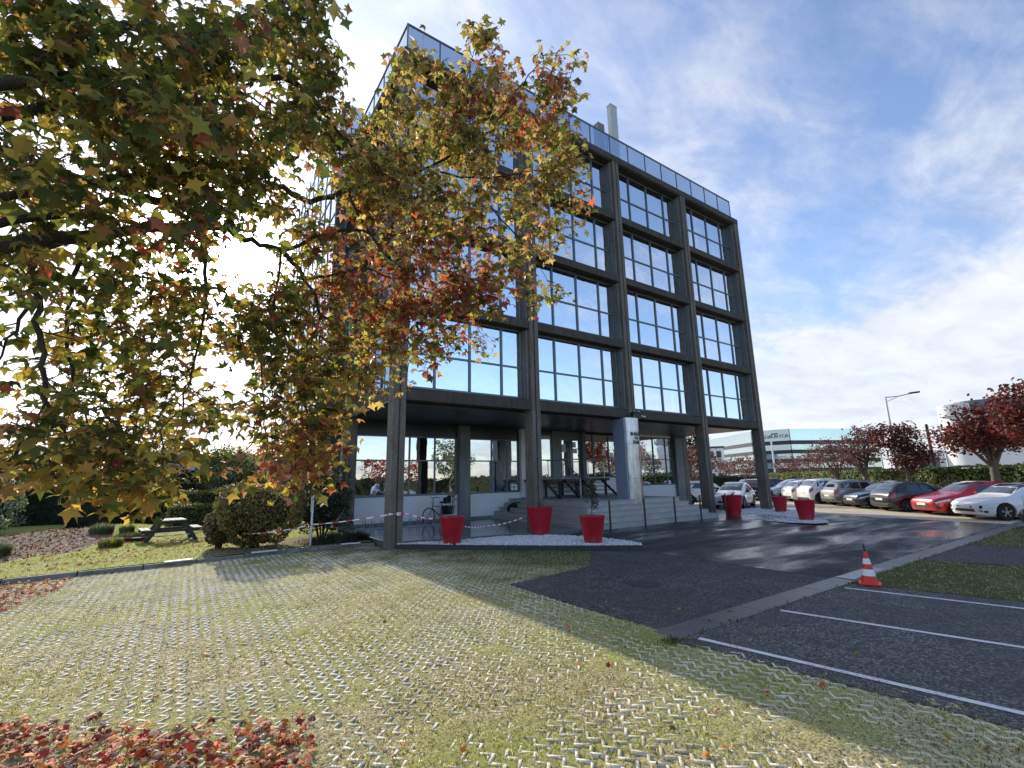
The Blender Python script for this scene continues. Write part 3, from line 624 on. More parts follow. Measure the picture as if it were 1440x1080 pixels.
# rear frame
for i in range(4):
    if i: MB().box(i*W_-.42,DEP-.2,-.05,i*W_,DEP+.16,TOP-.34).build('column',M['concrete'],B)
    for l in range(5): MB().box(i*W_+.01,DEP-.15,Z0+l*H_,(i+1)*W_-.43,DEP+.12,Z0+l*H_+(.47 if l<4 else .33)).build('beam',M['concrete_beam'],B)
# floor slabs, ceilings, inner core
for l in range(5):
    z=Z0+l*H_; m=MB(); m.box(.0,.64,z+.05,4*W_-.45,DEP-.24,z+.40); m.build('floor_slab',M['interior'],B)
    if l: 
        m=MB(); m.box(.02,.66,z-.14,4*W_-.47,DEP-.26,z+.046); m.build('ceiling',M['ceiling_white'],B)
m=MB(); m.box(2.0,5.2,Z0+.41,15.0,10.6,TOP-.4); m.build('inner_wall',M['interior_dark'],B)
for x in (5.2,10.6):
    m=MB(); m.box(x-.06,.7,Z0+.41,x+.06,5.19,TOP-.4); m.box(x-.06,10.61,Z0+.41,x+.06,DEP-.3,TOP-.4); m.build('inner_wall',M['interior'],B)
# upper windows: aluminium grid (one part) with the panes as its glass child
wx=[.16,1.20,2.60,4.00,4.86]; WZ0,WZT,WZ1=.48,1.69,3.14
def window_mesh(x0=.09,x1=4.90):
    m=MB(); f=.065
    m.box(x0,.44,WZ0,x1,.50,WZ0+f); m.box(x0,.44,WZ1,x1,.50,WZ1+.075); m.box(x0,.436,WZ0+f,x0+f,.496,WZ1); m.box(x1-f,.436,WZ0+f,x1,.496,WZ1)
    for x in (1.17,2.55,3.93): m.box(x-.038,.415,WZ0+f,x+.038,.50,WZ1)
    xs=[x0+f,1.13,1.21,2.51,2.59,3.89,3.97,x1-f]
    for k in range(0,8,2): m.box(xs[k],.428,WZT-.033,xs[k+1],.492,WZT+.033)
    return m,xs
wm,xs=window_mesh(); gm=MB()
for k in range(0,8,2):
    for za,zb in ((WZ0+.065,WZT-.035),(WZT+.035,WZ1)):
        t=RNG.normal(0,.0016,2)   # panes are never perfectly plane to each other
        gm.add([(xs[k],.465-t[0],za),(xs[k+1],.465+t[0],za),(xs[k+1],.465+t[0]+t[1],zb),(xs[k],.465-t[0]+t[1],zb)],[(0,1,2,3)])
win0=wm.build('window',M['frame'],B); pane0=gm.build('pane',M['mirror_glass'],win0)
first=True
def place_window(x,y,z,rz):
    global first
    if first: o=win0; first=False
    else: o=copy_tree(win0,B)
    o.location=(x,y,z); o.rotation_euler=(0,0,rz); return o
for l in range(4):
    for i in range(4): place_window(i*W_,0,Z0+l*H_,0)
    place_window(-.40,5.2,Z0+l*H_,R(-90))
    for j in range(3): place_window(4*W_,j*W_+.2,Z0+l*H_,R(90))
    for i in range(4): place_window((i+1)*W_-.1,DEP,Z0+l*H_,R(180))
# glass stair bay hung on the left side
gb=MB(); x0,x1,y0,y1,za,zb=-1.36,-.44,5.25,15.6,4.86,18.95
gb.add([(x0,y0,za),(x1,y0,za),(x1,y0,zb),(x0,y0,zb)],[(0,1,2,3)]); gb.add([(x0,y1,za),(x0,y0,za),(x0,y0,zb),(x0,y1,zb)],[(0,1,2,3)]); gb.add([(x0,y1,za),(x1,y1,za),(x1,y1,zb),(x0,y1,zb)],[(3,2,1,0)])
fb=MB(); fb.box(x0-.03,y0-.03,za-.10,x1,y1+.03,za-.004)
for k in range(10):
    y=y0+(y1-y0)*k/9; fb.box(x0-.035,y-.03,za,x0-.004,y+.03,zb)
for k in range(1,12):
    z=za+(zb-za)*k/11.5
    fb.box(x0-.03,y0,z-.025,x0-.003,y1,z+.025); fb.box(x0,y0-.03,z-.025,x1,y0-.003,z+.025)
fb.box(x0-.04,y0-.04,za,x0+.02,y0-.002,zb); fb.box(x1-.06,y0-.04,za,x1,y0-.002,zb); fb.box(-.95,y0-.036,za,-.9,y0-.002,zb)
bay=fb.build('stair_bay',M['frame'],B); gb.build('pane',M['parapet_glass'],bay)
ib=MB(); ib.box(-.5,y0+.3,za,-.445,y1-.3,zb-.6); 
for l in range(4): ib.box(x0+.05,y0+.1,Z0+l*H_+.2,-.51,y1-.1,Z0+l*H_+.45)
ib.build('inner_wall',M['interior'],bay)
# glass parapet
pf=MB(); pg=MB(); zp0,zp1=TOP-.02,TOP+1.12; np_=16; xa,xb=-.32,4*W_-.6
for k in range(np_+1):
    x=xa+(xb-xa)*k/np_; pf.box(x-.022,.05,zp0,x+.022,.10,zp1)
    if k<np_: pg.add([(x+.022,.07,TOP+.01),(x+(xb-xa)/np_-.022,.07,TOP+.01),(x+(xb-xa)/np_-.022,.07,zp1-.05),(x+.022,.07,zp1-.05)],[(0,1,2,3)])
pf.box(xa-.03,.045,zp1-.05,xb+.03,.105,zp1+.012)
yb=DEP-.5
for k in range(1,13):
    y=.10+(yb-.1)*k/12; pf.box(xa-.02,y-.022,zp0,xa+.03,y+.022,zp1)
for k in range(12):
    y=.10+(yb-.1)*k/12; d=(yb-.1)/12; pg.add([(xa,y+d,TOP+.01),(xa,y,TOP+.01),(xa,y,zp1-.05),(xa,y+d,zp1-.05)],[(0,1,2,3)])
pf.box(xa-.028,.106,zp1-.05,xa+.03,yb,zp1+.012)
par=pf.build('parapet',M['frame'],B); pg.build('pane',M['parapet_glass'],par)
m=MB(); m.box(.1,.56,TOP-.36,4*W_-.5,DEP-.5,TOP-.341+.02); m.build('roof',M['interior_dark'],B)
# soffit over the open ground floor: panels with shadow joints
m=MB()
for k in range(15):
    a=.0+k*1.39; m.box(a+.01,.56,4.47,a+1.38,5.55,4.50)
m.build('soffit',M['soffit'],B); m=MB(); m.box(-.38,.555,4.503,21.1,DEP-.2,4.58); m.build('soffit',M['spandrel'],B)
m=MB()
for j in range(7): m.box(.0,5.6+j*1.5,4.47,21.1,7.08+j*1.5,4.50)
m.build('soffit',M['soffit'],B)
# recessed ground floor
YI=5.4
for x0,x1 in ((-.56,-.06),(4.68,5.24),(20.4,21.3)):
    m=MB(); m.box(x0,YI-.22,-.05,x1,YI+.1,4.46); m.build('inner_column',M['concrete_grey'],B,bevel=.01)
for x0,x1,z0 in ((8.18,8.5,.15),(12.34,12.62,1.0),(15.6,15.95,1.0)):
    m=MB(); m.box(x0,YI-.16,z0,x1,YI+.1,4.46); m.build('inner_column',M['white_wall'] if x0<9 else M['concrete_grey'],B,bevel=.01)
for x0,x1 in ((-.055,4.675),(5.245,8.175)):
    m=MB(); m.box(x0,YI,.3,x1,YI+.2,1.32); m.build('plinth_wall',M['white_wall'],B); m=MB(); m.box(x0,YI-.03,.15,x1,YI+.2,.298); m.build('skirting',M['concrete_grey'],B)
m=MB(); m.box(15.955,YI,.3,20.395,YI+.2,1.42); m.build('plinth_wall',M['white_wall'],B)
def gwin(x0,x1,z0,zt,z1,mull,top=4.46,span=True,name='ground_window'):
    f=.06; m=MB(); g=MB()
    m.box(x0,YI+.02,z0,x1,YI+.1,z0+f); m.box(x0,YI+.02,z1-.03,x1,YI+.1,z1+.03); e=[x0]+mull+[x1]
    for i,x in enumerate(e):
        a,b=(x,x+f) if i==0 else ((x-f,x) if i==len(e)-1 else (x-f/2,x+f/2)); m.box(a,YI+.015,z0+f,b,YI+.105,z1-.03)
    for i in range(len(e)-1):
        a=e[i]+(f if i==0 else f/2); b=e[i+1]-(f if i==len(e)-2 else f/2)
        if zt: m.box(a,YI+.02,zt-.03,b,YI+.1,zt+.03)
        for za,zb in (((z0+f,zt-.03),(zt+.03,z1-.03)) if zt else ((z0+f,z1-.03),)):
            t=RNG.normal(0,.0022,2); g.add([(a,YI+.06-t[0],za),(b,YI+.06+t[0],za),(b,YI+.06+t[0]+t[1],zb),(a,YI+.06-t[0]+t[1],zb)],[(0,1,2,3)])
    o=m.build(name,M['frame'],B); g.build('pane',M['ground_glass'],o)
    if span: s=MB(); s.box(x0,YI+.03,z1+.035,x1,YI+.12,top); s.build('spandrel',M['spandrel'],B)
gwin(-.05,4.67,1.34,2.83,3.86,[1.55,2.35,3.55]); gwin(5.25,8.17,1.34,2.83,3.86,[6.55,7.45])
gwin(15.96,20.39,1.44,3.0,4.36,[17.2,18.5,19.7],span=False)
gwin(8.51,10.3,1.95,2.9,4.2,[9.4],name='entrance_window'); gwin(12.63,15.59,1.95,2.95,4.36,[13.3,14.55],span=False,name='entrance_window')
m=MB(); m.box(8.5,YI+.06,1.0,15.6,YI+.2,1.945); m.build('plinth_wall',M['white_wall'],B)
m=MB(); m.box(10.31,YI-.02,1.95,10.9,YI+.12,4.46); m.box(10.9,YI+.0,4.05,12.33,YI+.12,4.46); m.build('door_surround',M['green_panel'],B)
# double entrance door
dm=MB(); dg=MB()
for a,b in ((10.91,11.60),(11.62,12.32)):
    dm.box(a,YI+.0,1.96,a+.07,YI+.07,4.04); dm.box(b-.07,YI,1.96,b,YI+.07,4.04); dm.box(a+.07,YI,1.96,b-.07,YI+.07,2.08); dm.box(a+.07,YI,3.97,b-.07,YI+.07,4.04); dm.box(a+.07,YI+.005,2.93,b-.07,YI+.065,2.99)
    dg.add([(a+.07,YI+.04,2.08),(b-.07,YI+.04,2.08),(b-.07,YI+.04,3.97),(a+.07,YI+.04,3.97)],[(0,1,2,3)])
door=dm.build('door',M['frame'],B); dg.build('pane',M['ground_glass'],door)
hd=MB(); hd.tube([(11.56,YI-.06,2.5),(11.56,YI-.06,3.6)],.022); hd.tube([(11.68,YI-.06,2.5),(11.68,YI-.06,3.6)],.022)
for x in (11.56,11.68):
    for z in (2.6,3.5): hd.tube([(x,YI-.06,z),(x,YI+.02,z)],.015)
hd.build('handle',M['metal'],door)
for x,z,w_,h_ in ((10.98,3.33,.3,.42),(11.78,3.6,.24,.3),(11.76,3.28,.34,.26),(13.4,3.6,.22,.3),(14.0,3.2,.28,.36)): MB().box(x,YI+.03,z,x+w_,YI+.036,z+h_).build('notice',M['plate'],door)
# inside of the ground floor so that the glass has depth
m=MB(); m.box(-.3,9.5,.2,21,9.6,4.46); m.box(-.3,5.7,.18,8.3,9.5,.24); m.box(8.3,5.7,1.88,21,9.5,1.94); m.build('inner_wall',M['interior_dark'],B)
# entrance steps in pale stone, stepping back on the front and at both ends
for k in range(5):
    m=MB(); z0,z1=(.05 if k==0 else .1+k*.185),.1+(k+1)*.185-.002
    m.box(6.35+.28*k,-1.25+.28*k,z0,14.05-.02+.0-.30*k+.35,5.38-.001*k,z1); m.box(6.335+.28*k,-1.27+.28*k,z1,14.42-.30*k,5.385-.001*k,z1+.018); m.build('step',M['stone_step'],B,bevel=.006)
# metal cladding of the third column, with the name of the building
PX,PY,PR=10.47,.40,.56
def pillar_pt(s,z,off=0):      # s: arc length from the front left edge, rounded front
    prof=[]; r=.36; hw=.49; fy=-.16
    L1=2*hw-2*r
    # left quarter, flat front, right quarter
    q=r*math.pi/2
    if s<q: a=math.pi-(s/q)*math.pi/2; return (PX-hw+r+(r+off)*math.cos(a), fy+r-(r+off)*math.sin(a), z)
    if s<q+L1: return (PX-hw+r+(s-q), fy-off, z)
    a=math.pi/2-((s-q-L1)/q)*math.pi/2; return (PX+hw-r+(r+off)*math.cos(a), fy+r-(r+off)*math.sin(a), z)
m=MB(); S=.36*math.pi+.26; n=28; vs=[];zs=[.84,1.9,2.72,3.38,3.92,4.52]
for zi,(za,zb) in enumerate(zip(zs[:-1],zs[1:])):
    b0=len(m.v); vs=[]
    for z in (za+.004,zb-.004):
        for k in range(n+1): vs.append(pillar_pt(S*k/n,z))
        vs.append((PX+.49,.62,z)); vs.append((PX-.49,.62,z))
    K=n+3; m.add(vs,[(k,(k+1)%K,K+(k+1)%K,K+k) for k in range(K)]+[tuple(range(K-1,-1,-1)),tuple(range(K,2*K))])
clad=m.build('pillar_cladding',M['brushed'],B,smooth=35)
MB().box(PX-.575,-.06,.84,PX-.496,.60,4.50).build('pillar_fin',M['fin'],B,bevel=.008)
def text_mesh(txt,size,bold=.0):
    cu=bpy.data.curves.new('lettering','FONT'); cu.body=txt; cu.size=size; cu.extrude=0; cu.offset=bold; cu.resolution_u=3
    o=bpy.data.objects.new('tmp',cu); col.objects.link(o); dg=bpy.context.evaluated_depsgraph_get(); me=bpy.data.meshes.new_from_object(o.evaluated_get(dg)); col.objects.unlink(o); bpy.data.objects.remove(o); return me
lines=[('BUREAUX',.19,.42,3.74),('DU',.15,.66,3.58),('PARC',.19,.55,3.38)]
for txt,sz,s0,z in lines:
    me=text_mesh(txt,sz,.012); bm=bmesh.new(); bm.from_mesh(me); bmesh.ops.triangulate(bm,faces=bm.faces[:])
    for v in bm.verts: v.co=Vector(pillar_pt(s0+v.co.x,z+v.co.y,.006))
    bm.to_mesh(me); bm.free(); me.materials.clear(); me.materials.append(M['letters'])
    o=bpy.data.objects.new('lettering',me); link(o,clad)
# roof plant seen over the parapet
m=MB(); m.box(12.82,2.0,TOP-.3,13.36,2.3,23.5); m.box(12.80,1.98,23.44,13.38,2.32,23.52); tag(m.build('chimney',M['flue'],B,bevel=.01),'tall pale flue on the roof')
m=MB(); m.box(11.7,2.0,TOP-.3,12.2,2.4,21.75); m.build('chimney',M['concrete_grey'],B,bevel=.01)
m=MB(); m.lathe([(.07,0),(.07,3.5),(.13,3.5),(.13,3.72),(.03,3.8)],12,(12.42,2.1,TOP-.3)); m.build('vent_pipe',M['frame'],B,smooth=40)
# security camera above the pillar
sc_=MB(); sc_.box(-.07,-.06,-.08,.07,.10,.10); sc_.tube([(0,-.05,.06),(.04,-.2,.10),(.10,-.3,.02),(.12,-.32,-.1)],.03,8)
sc=sc_.build('security_camera',M['black_metal'],None,loc=(10.42,-.18,4.66)); tag(sc,'small camera on a bent white bracket above the metal clad entrance pillar','security camera')
s2=MB().tube([(.03,-.1,.1),(.09,-.22,.12),(.12,-.28,.0),(.14,-.32,-.10),(.3,-.42,-.14)],.028,8); s2.build('bracket',M['white_paint'],sc,smooth=40)
# ------------------------------------------------------------------ planters and their plants
def make_pot(h=.80,rt=.395,rb=.26):
    m=MB(); m.lathe([(rb-.02,0),(rb,.012),(rt-.012,h-.055),(rt-.005,h-.05),(rt,h-.04),(rt,h-.006),(rt-.008,h),(rt-.035,h),(rt-.045,h-.02),(rt-.06,h-.10),(.001,h-.10)],40); return m
pot_spots=[((1.18,-.95,.12),.98,'red planter holding a bare thin sapling, in front of the bicycle'),((4.45,-1.0,.12),1.15,'big red planter on white stones straight in front of the second facade column'),((4.36,-3.62,.12),.96,'red planter holding a bushy little shrub, in front of the entrance steps'),
 ((15.75,-1.15,.09),1.18,'red planter beside the fourth column with low dead stubs in it'),((19.9,-1.25,.06),.96,'red planter at the foot of the last facade column'),((16.25,-4.1,.06),1.02,'red planter at the tip of the far bed of white stones')]
pot0=None
for p,s,l in pot_spots:
    if pot0 is None:
        o=empty('planter',p,label=l,cat='planter',group='red planters'); b=make_pot().build('pot',M['red_pot'],o,smooth=30); MB().lathe([(.001,.68),(.33,.70),(.32,.72),(.001,.74)],24).build('soil',M['soil'],o,smooth=60); pot0=o
    else:
        o=copy_tree(pot0); o.location=p; tag(o,l)
    o.scale=(s,)*3
def twig_plant(name,base,h,n,leafn,lsize,spread,cols,label,cat,seed,bare=False,leafmat=None):
    rng=np.random.default_rng(seed); e=empty(name,base,label=label,cat=cat); st=MB(); P=[];T=[]
    st.tube([(0,0,-.02),(.01,.0,h*.5),(0,.02,h)],[.016,.012,.004],6)
    for k in range(n):
        z=h*rng.uniform(.18,.95); a=rng.uniform(0,6.28); L=spread*(1-.6*z/h)*rng.uniform(.6,1.1); d=np.array([math.cos(a),math.sin(a),.9])
        p0=np.array([0,0,z]); p1=p0+d*L*.5; p2=p1+d*np.array([.7,.7,1.2])*L*.4
        st.tube([p0,p1,p2],[.007,.005,.002],5)
        for q in range(leafn): 
            t=rng.uniform(.3,1.05); P.append(p0+(p2-p0)*t+rng.normal(0,.03,3)); 
    st.build('stem',M['bark_grey'],e,smooth=60)
    if P:
        P=np.array(P); c=np.array(cols)[rng.integers(0,len(cols),len(P))]*rng.uniform(.6,1.3,(len(P),1))
        scatter('foliage',P,rand_rot(len(P),rng),rng.uniform(.7,1.3,len(P))*lsize,[(-.4,0,0),(0,-.9,.1),(.4,0,0),(0,.9,.1)],[(0,1,2,3)],M['hedge_leaf'],e,c)
    return e
twig_plant('sapling',(1.18,-.95,.12+.69),.95,26,5,.032,.34,[(.05,.06,.035),(.09,.09,.06),(.12,.1,.07)],'thin nearly bare sapling growing in the planter by the bicycle','sapling',61)
twig_plant('shrub',(4.36,-3.62,.12+.68),1.12,30,14,.045,.36,[(.05,.07,.03),(.09,.11,.05),(.13,.13,.07)],'small leafy grey green shrub growing in the planter before the entrance steps','shrub',62)
for i,(p,l) in enumerate((((15.75,-1.15,.09+.84),'cut dead stems sticking out of the planter by the fourth column'),((4.45,-1.0,.12+.82),'low tufts of weeds in the biggest red planter'))):
    twig_plant('dead_plant',p,.12,14,3,.03,.42,[(.05,.04,.03),(.10,.09,.06)],l,'dead plant',63+i)
# ------------------------------------------------------------------ bollards along the steps
bl=MB(); bl.lathe([(.001,0),(.05,0),(.05,.02),(.036,.03),(.036,1.02),(.03,1.045),(.001,1.05)],16)
b0=None
for i,x in enumerate((7.35,9.25,11.1,12.85,14.75)):
    lab=['thin black bollard, leftmost, half hidden behind the planter with the shrub','thin black bollard just left of the metal clad pillar','thin black bollard just right of the metal clad pillar','thin black bollard at the right end of the pale steps','thin black bollard against the fourth column'][i]
    if b0 is None: b0=bl.build('bollard',M['black_metal'],smooth=40); o=b0
    else: o=copy_tree(b0)
    o.location=(x,-1.42+.05*i*0,fore_z(x,-1.4)); tag(o,lab,'bollard','black bollards before the steps')
# ------------------------------------------------------------------ steel stairs on the landing
st=empty('steel_staircase',(11,3.6,1.0),label='black open tread steel staircase and platform before the glass entrance doors',cat='staircase')
ox,oy,oz=11,3.6,1.0
def loc(m): m.v=[(x-ox,y-oy,z-oz) for x,y,z in m.v]; return m
m=MB(); m.box(8.3,3.9,1.84,12.9,5.36,1.92); m.box(8.3,3.88,1.80,12.9,3.897,1.93); loc(m).build('platform',M['black_metal'],st)
for x in (8.45,9.6,10.7,11.8,12.75):
    for y in (4.0,5.1): loc(MB().box(x-.05,y,1.0,x+.05,y+.1,1.80)).build('leg',M['black_metal'],st)
for k in range(4):
    m=MB(); y=3.86-.26*(4-k-.0); z=1.0+.185*(k+1)
    m.box(8.5,y+.02-.0,z-.03,12.4,y+.26,z); loc(m).build('tread',M['black_metal'],st)
for x in (8.55,9.75,10.95,12.3):
    m=MB(); m.bar((x,2.75,1.02),(x,3.9,1.86),.04,.11); loc(m).build('stringer',M['black_metal'],st)
for x in (9.75,12.55):
    m=MB(); m.tube([(x,2.7,1.0),(x,2.7,1.95)],.022); m.tube([(x,3.9,1.9),(x,3.9,2.85)],.022); m.tube([(x,2.6,1.9),(x,2.7,1.95),(x,3.9,2.85),(x,5.2,2.85)],.024); m.tube([(x,5.1,1.9),(x,5.1,2.85)],.022); loc(m).build('handrail',M['metal'],st,smooth=40)
# ------------------------------------------------------------------ bicycle
def bicycle(loc_,rz,label):
    e=empty('bicycle',loc_,rz,label,'bicycle')
    for x in (-.52,.52):
        m=MB().torus((x,0,.335),(0,1,0),.315,.022,30,8); w_=m.build('wheel',M['tyre'],e,smooth=60)
        s=MB(); s.torus((x,0,.335),(0,1,0),.295,.009,30,6)
        for k in range(14):
            a=2*math.pi*k/14; s.tube([(x,.02*(-1)**k,.335),(x+.29*math.cos(a),0,.335+.29*math.sin(a))],.0022,4)
        s.tube([(x,-.05,.335),(x,.05,.335)],.02,8); s.build('spokes',M['metal'],w_)
    f=MB(); f.tube([(-.52,0,.335),(-.1,0,.30)],.013); f.tube([(-.1,0,.30),(-.24,0,.80)],.017); f.tube([(-.1,0,.30),(.32,0,.62)],.02); f.tube([(-.2,0,.66),(.30,0,.72)],.015); f.tube([(-.52,0,.335),(-.22,0,.72)],.011); f.tube([(.28,0,.86),(.34,0,.60),(.52,0,.335)],.016)
    f.tube([(-.78,0,.45),(-.7,0,.62),(-.52,0,.70),(-.34,0,.62)],.012); f.build('frame',M['black_metal'],e,smooth=50)
    h=MB(); h.tube([(.33,0,.62),(.26,0,.98),(.32,0,1.04)],.015); h.tube([(.18,.28,1.06),(.3,.16,1.08),(.32,0,1.05),(.3,-.16,1.08),(.18,-.28,1.06)],.014); h.build('handlebar',M['black_metal'],e,smooth=50)
    s=MB(); s.obox((-.27,0,.85),(.26,.16,.07)); s.tube([(-.24,0,.8),(-.25,0,.86)],.014); s.build('saddle',M['cloth_black'],e,bevel=.02)
    for y in (-.16,.16):
        b=MB(); b.obox((-.56,y,.52),(.38,.14,.36),0,.06); b.build('pannier',M['cloth_black'],e,bevel=.05)
    k=MB(); k.obox((-.52,0,.92),(.26,.26,.26),0,.1); k.obox((-.64,0,1.02),(.05,.26,.22),0,-.2); k.build('child_seat',M['cloth_black'],e,bevel=.04)
    c=MB(); c.torus((-.1,.05,.3),(0,1,0),.085,.008,20,5); c.bar((-.1,.08,.3),(-.02,.08,.15),.012); c.bar((-.1,-.08,.3),(-.18,-.08,.45),.012); c.build('crank',M['metal'],e)
    l=MB(); l.obox((.36,0,.88),(.06,.06,.07)); l.build('headlight',M['lamp_clear'],e,bevel=.01)
    return e
bicycle((3.35,4.62,.195),R(197),'black city bicycle with dark panniers and child seat parked against the white plinth')
# low wire bicycle racks
def wire_rack(x0,y0,n,label):
    e=empty('bicycle_rack',(x0,y0,.195),0,label,'bicycle rack','wire bicycle racks')
    fr=MB(); fr.tube([(0,-.22,.02),(n*.34,-.22,.02)],.012); fr.tube([(0,.22,.02),(n*.34,.22,.02)],.012); fr.build('rail',M['metal'],e)
    for k in range(n):
        m=MB(); x=k*.34+.05
        m.tube([(x,-.22,.02),(x+.10,-.10,.26),(x+.16,.05,.33),(x+.20,.22,.02)],.011,6); m.tube([(x+.1,-.22,.02),(x+.2,-.10,.26),(x+.26,.05,.33),(x+.30,.22,.02)],.011,6); m.build('wheel_holder',M['metal'],e,smooth=60)
    return e
wire_rack(-.1,4.3,5,'low wire bicycle rack on the terrace left of the corner column'); wire_rack(1.7,4.15,6,'low wire bicycle rack on the terrace under the black bicycle')
# bag and coat left on the steps
bg_=empty('bag',(7.3,4.7,.3),.2,'slumped black bag with a red flap left on the end of the pale steps','bag')
def blob(c,s,seed,sub=3):
    bm=bmesh.new(); bmesh.ops.create_icosphere(bm,subdivisions=sub,radius=1); rng=np.random.default_rng(seed); ph=rng.uniform(0,6,6)
    m=MB(); vs=[]
    for v in bm.verts:
        x,y,z=v.co; k=1+.10*math.sin(3*x+ph[0])+.08*math.sin(4*y+5*z+ph[1])+.05*math.sin(9*x-7*z+ph[2]); vs.append((c[0]+x*s[0]*k,c[1]+y*s[1]*k,c[2]+z*s[2]*k))
    m.add(vs,[tuple(v.index for v in f.verts) for f in bm.faces]); bm.free(); return m
blob((.05,-.15,.30),(.52,.34,.30),1).build('cloth',M['cloth_black'],bg_,smooth=60); blob((.42,-.12,.52),(.30,.25,.10),2).build('flap',M['cloth_red'],bg_,smooth=60)
MB().tube([(.18,-.2,.55),(.42,-.22,.80),(.72,-.2,.56)],.022,8).build('strap',M['cloth_black'],bg_,smooth=60)
# ------------------------------------------------------------------ traffic cone
cn=empty('traffic_cone',(4.93,-10.16,.0),.35,'red and white striped traffic cone with a dark stick, by the gutter','traffic cone')
MB().box(-.17,-.17,.0,.17,.17,.035).build('base',M['cone_red'],cn,bevel=.012)
def ring(za,zb):
    r=lambda z:.132-.108*(z-.03)/.54
    return MB().lathe([(r(za),za),(r(zb),zb)],28)
for za,zb,mt,nm in ((.03,.155,'cone_red','body'),(.155,.265,'cone_white','band'),(.265,.355,'cone_red','body'),(.355,.45,'cone_white','band'),(.45,.57,'cone_red','body')): ring(za,zb).build(nm,M[mt],cn,smooth=40)
MB().tube([(.0,0,.5),(-.03,.01,.71)],[.012,.01],8).build('stick',M['black_metal'],cn)
tp=MB()
def ribbon(m,pts,w,tilt=(0,0,1)):
    pts=[Vector(p) for p in pts]; n0=len(m.v); vs=[]
    for i,p in enumerate(pts):
        tl=Vector(tilt)+Vector((0,.5*math.sin(i*.9),.2*math.cos(i*.6))); tl.normalize(); vs+=[p-tl*w/2,p+tl*w/2]
    m.add(vs,[(2*i,2*i+2,2*i+3,2*i+1) for i in range(len(pts)-1)])
# ------------------------------------------------------------------ red and white barrier tape
def tape_mat():
    m,nt,out=nodes('red and white barrier tape'); a=N(nt,'ShaderNodeVertexColor',layer_name='Col'); bsdf(nt,out,a.outputs[0],.4); return m
M['tape']=tape_mat()
def tape(name,sup,label,w=.036,sag=.05,seg=.11,wrap=None):
    V=[];F=[];C=[];run=0; k=0
    for (a,b,sg) in [(np.array(p,float),np.array(q,float),s) for p,q,s in sup]:
        L=np.linalg.norm(b-a); n=max(2,int(L/seg))
        for i in range(n):
            for t in (i/n,(i+1)/n):
                p=a+(b-a)*t; p[2]-=sg*4*t*(1-t); th=1.2+.9*math.sin(run+t*9); up=np.array([.55*math.sin(th)*.6,.55*math.sin(th),math.cos(th*.4)]); up/=np.linalg.norm(up); V+=[p-up*w/2,p+up*w/2]
            q=len(V)-4; F.append((q,q+2,q+3,q+1)); C.append((.58,.06,.06) if k%2 else (.85,.84,.84)); k+=1
        run+=L
    o=np_mesh(name,np.array(V),np.array(F),M['tape'],None,C); return tag(o,label,'barrier tape','red and white barrier tape')
tape('barrier_tape',[((-15,8.3,.35),(-10.4,9.0,.35),.05),((-10.4,9.0,.35),(-7.3,6.6,.30),.04),((-7.3,6.6,.30),(-4.6,6.2,.36),.05),((-4.6,6.2,.36),(-3.7,1.2,.62),.05),((-3.7,1.18,.62),(-2.24,1.72,.72),.03),((-2.24,1.72,.72),(-.46,.1,.99),.03)],'barrier tape stretched across the lawn past the clipped bush to the corner column',seg=.22)
tape('barrier_tape',[((-.47,-.03,.99),(.04,-.03,1.03),-.02),((-.47,-.032,1.03),(.04,-.034,.98),.02),((.04,-.03,1.02),(.75,-.5,.84),.03)],'barrier tape knotted around the corner column and sagging to the nearest planter')
tape('barrier_tape',[((1.6,-.55,.62),(3.0,.2,.42),.07),((3.0,.2,.42),(4.1,-.6,.70),.06)],'barrier tape sagging between the sapling planter and the biggest planter',seg=.09)
# ------------------------------------------------------------------ steel post by the clipped bush
ps=empty('steel_post',(-2.24,1.78,.1),0,'slim galvanised steel post beside the big clipped bush','post')
MB().lathe([(.001,0),(.042,0),(.042,1.68),(.03,1.70),(.001,1.70)],16).build('pole',M['metal'],ps,smooth=40)
MB().box(-.05,-.052,1.0,-.035,.05,1.62).build('rail',M['white_paint'],ps)
# ------------------------------------------------------------------ picnic table
pt=empty('picnic_table',(-5.85,6.65,.08),R(8),'low weathered wooden picnic table with attached benches on the lawn','picnic table')
tw=[(-.37+.152*k) for k in range(5)]
m=MB()
for y in tw: m.box(-.6,y,.70,.6,y+.14,.735)
L_=lambda mm:mm
# benches run along x at both sides seen end-on; the table is turned so that its benches stand left and right
def rot90(mm): mm.v=[(-y,x,z) for x,y,z in mm.v]; return mm
rot90(m).build('table_top',M['wood_grey'],pt,bevel=.006)
for s in (-1,1):
    m=MB(); m.box(-.6,s*.72-.13,.42,.6,s*.72-.005,.455); m.box(-.6,s*.72+.005,.42,.6,s*.72+.13,.455); rot90(m).build('bench',M['wood_grey'],pt,bevel=.006)
for x in (-.45,.45):
    m=MB(); m.bar((x,-.30,.70),(x,-.72,.0),.05,.12); m.bar((x,.30,.70),(x,.72,.0),.05,.12); m.bar((x+.055,-.84,.38),(x+.055,.84,.38),.04,.10); m.bar((x+.055,-.37,.66),(x+.055,.37,.66),.04,.08); rot90(m).build('leg_frame',M['wood_dark'],pt,bevel=.004)
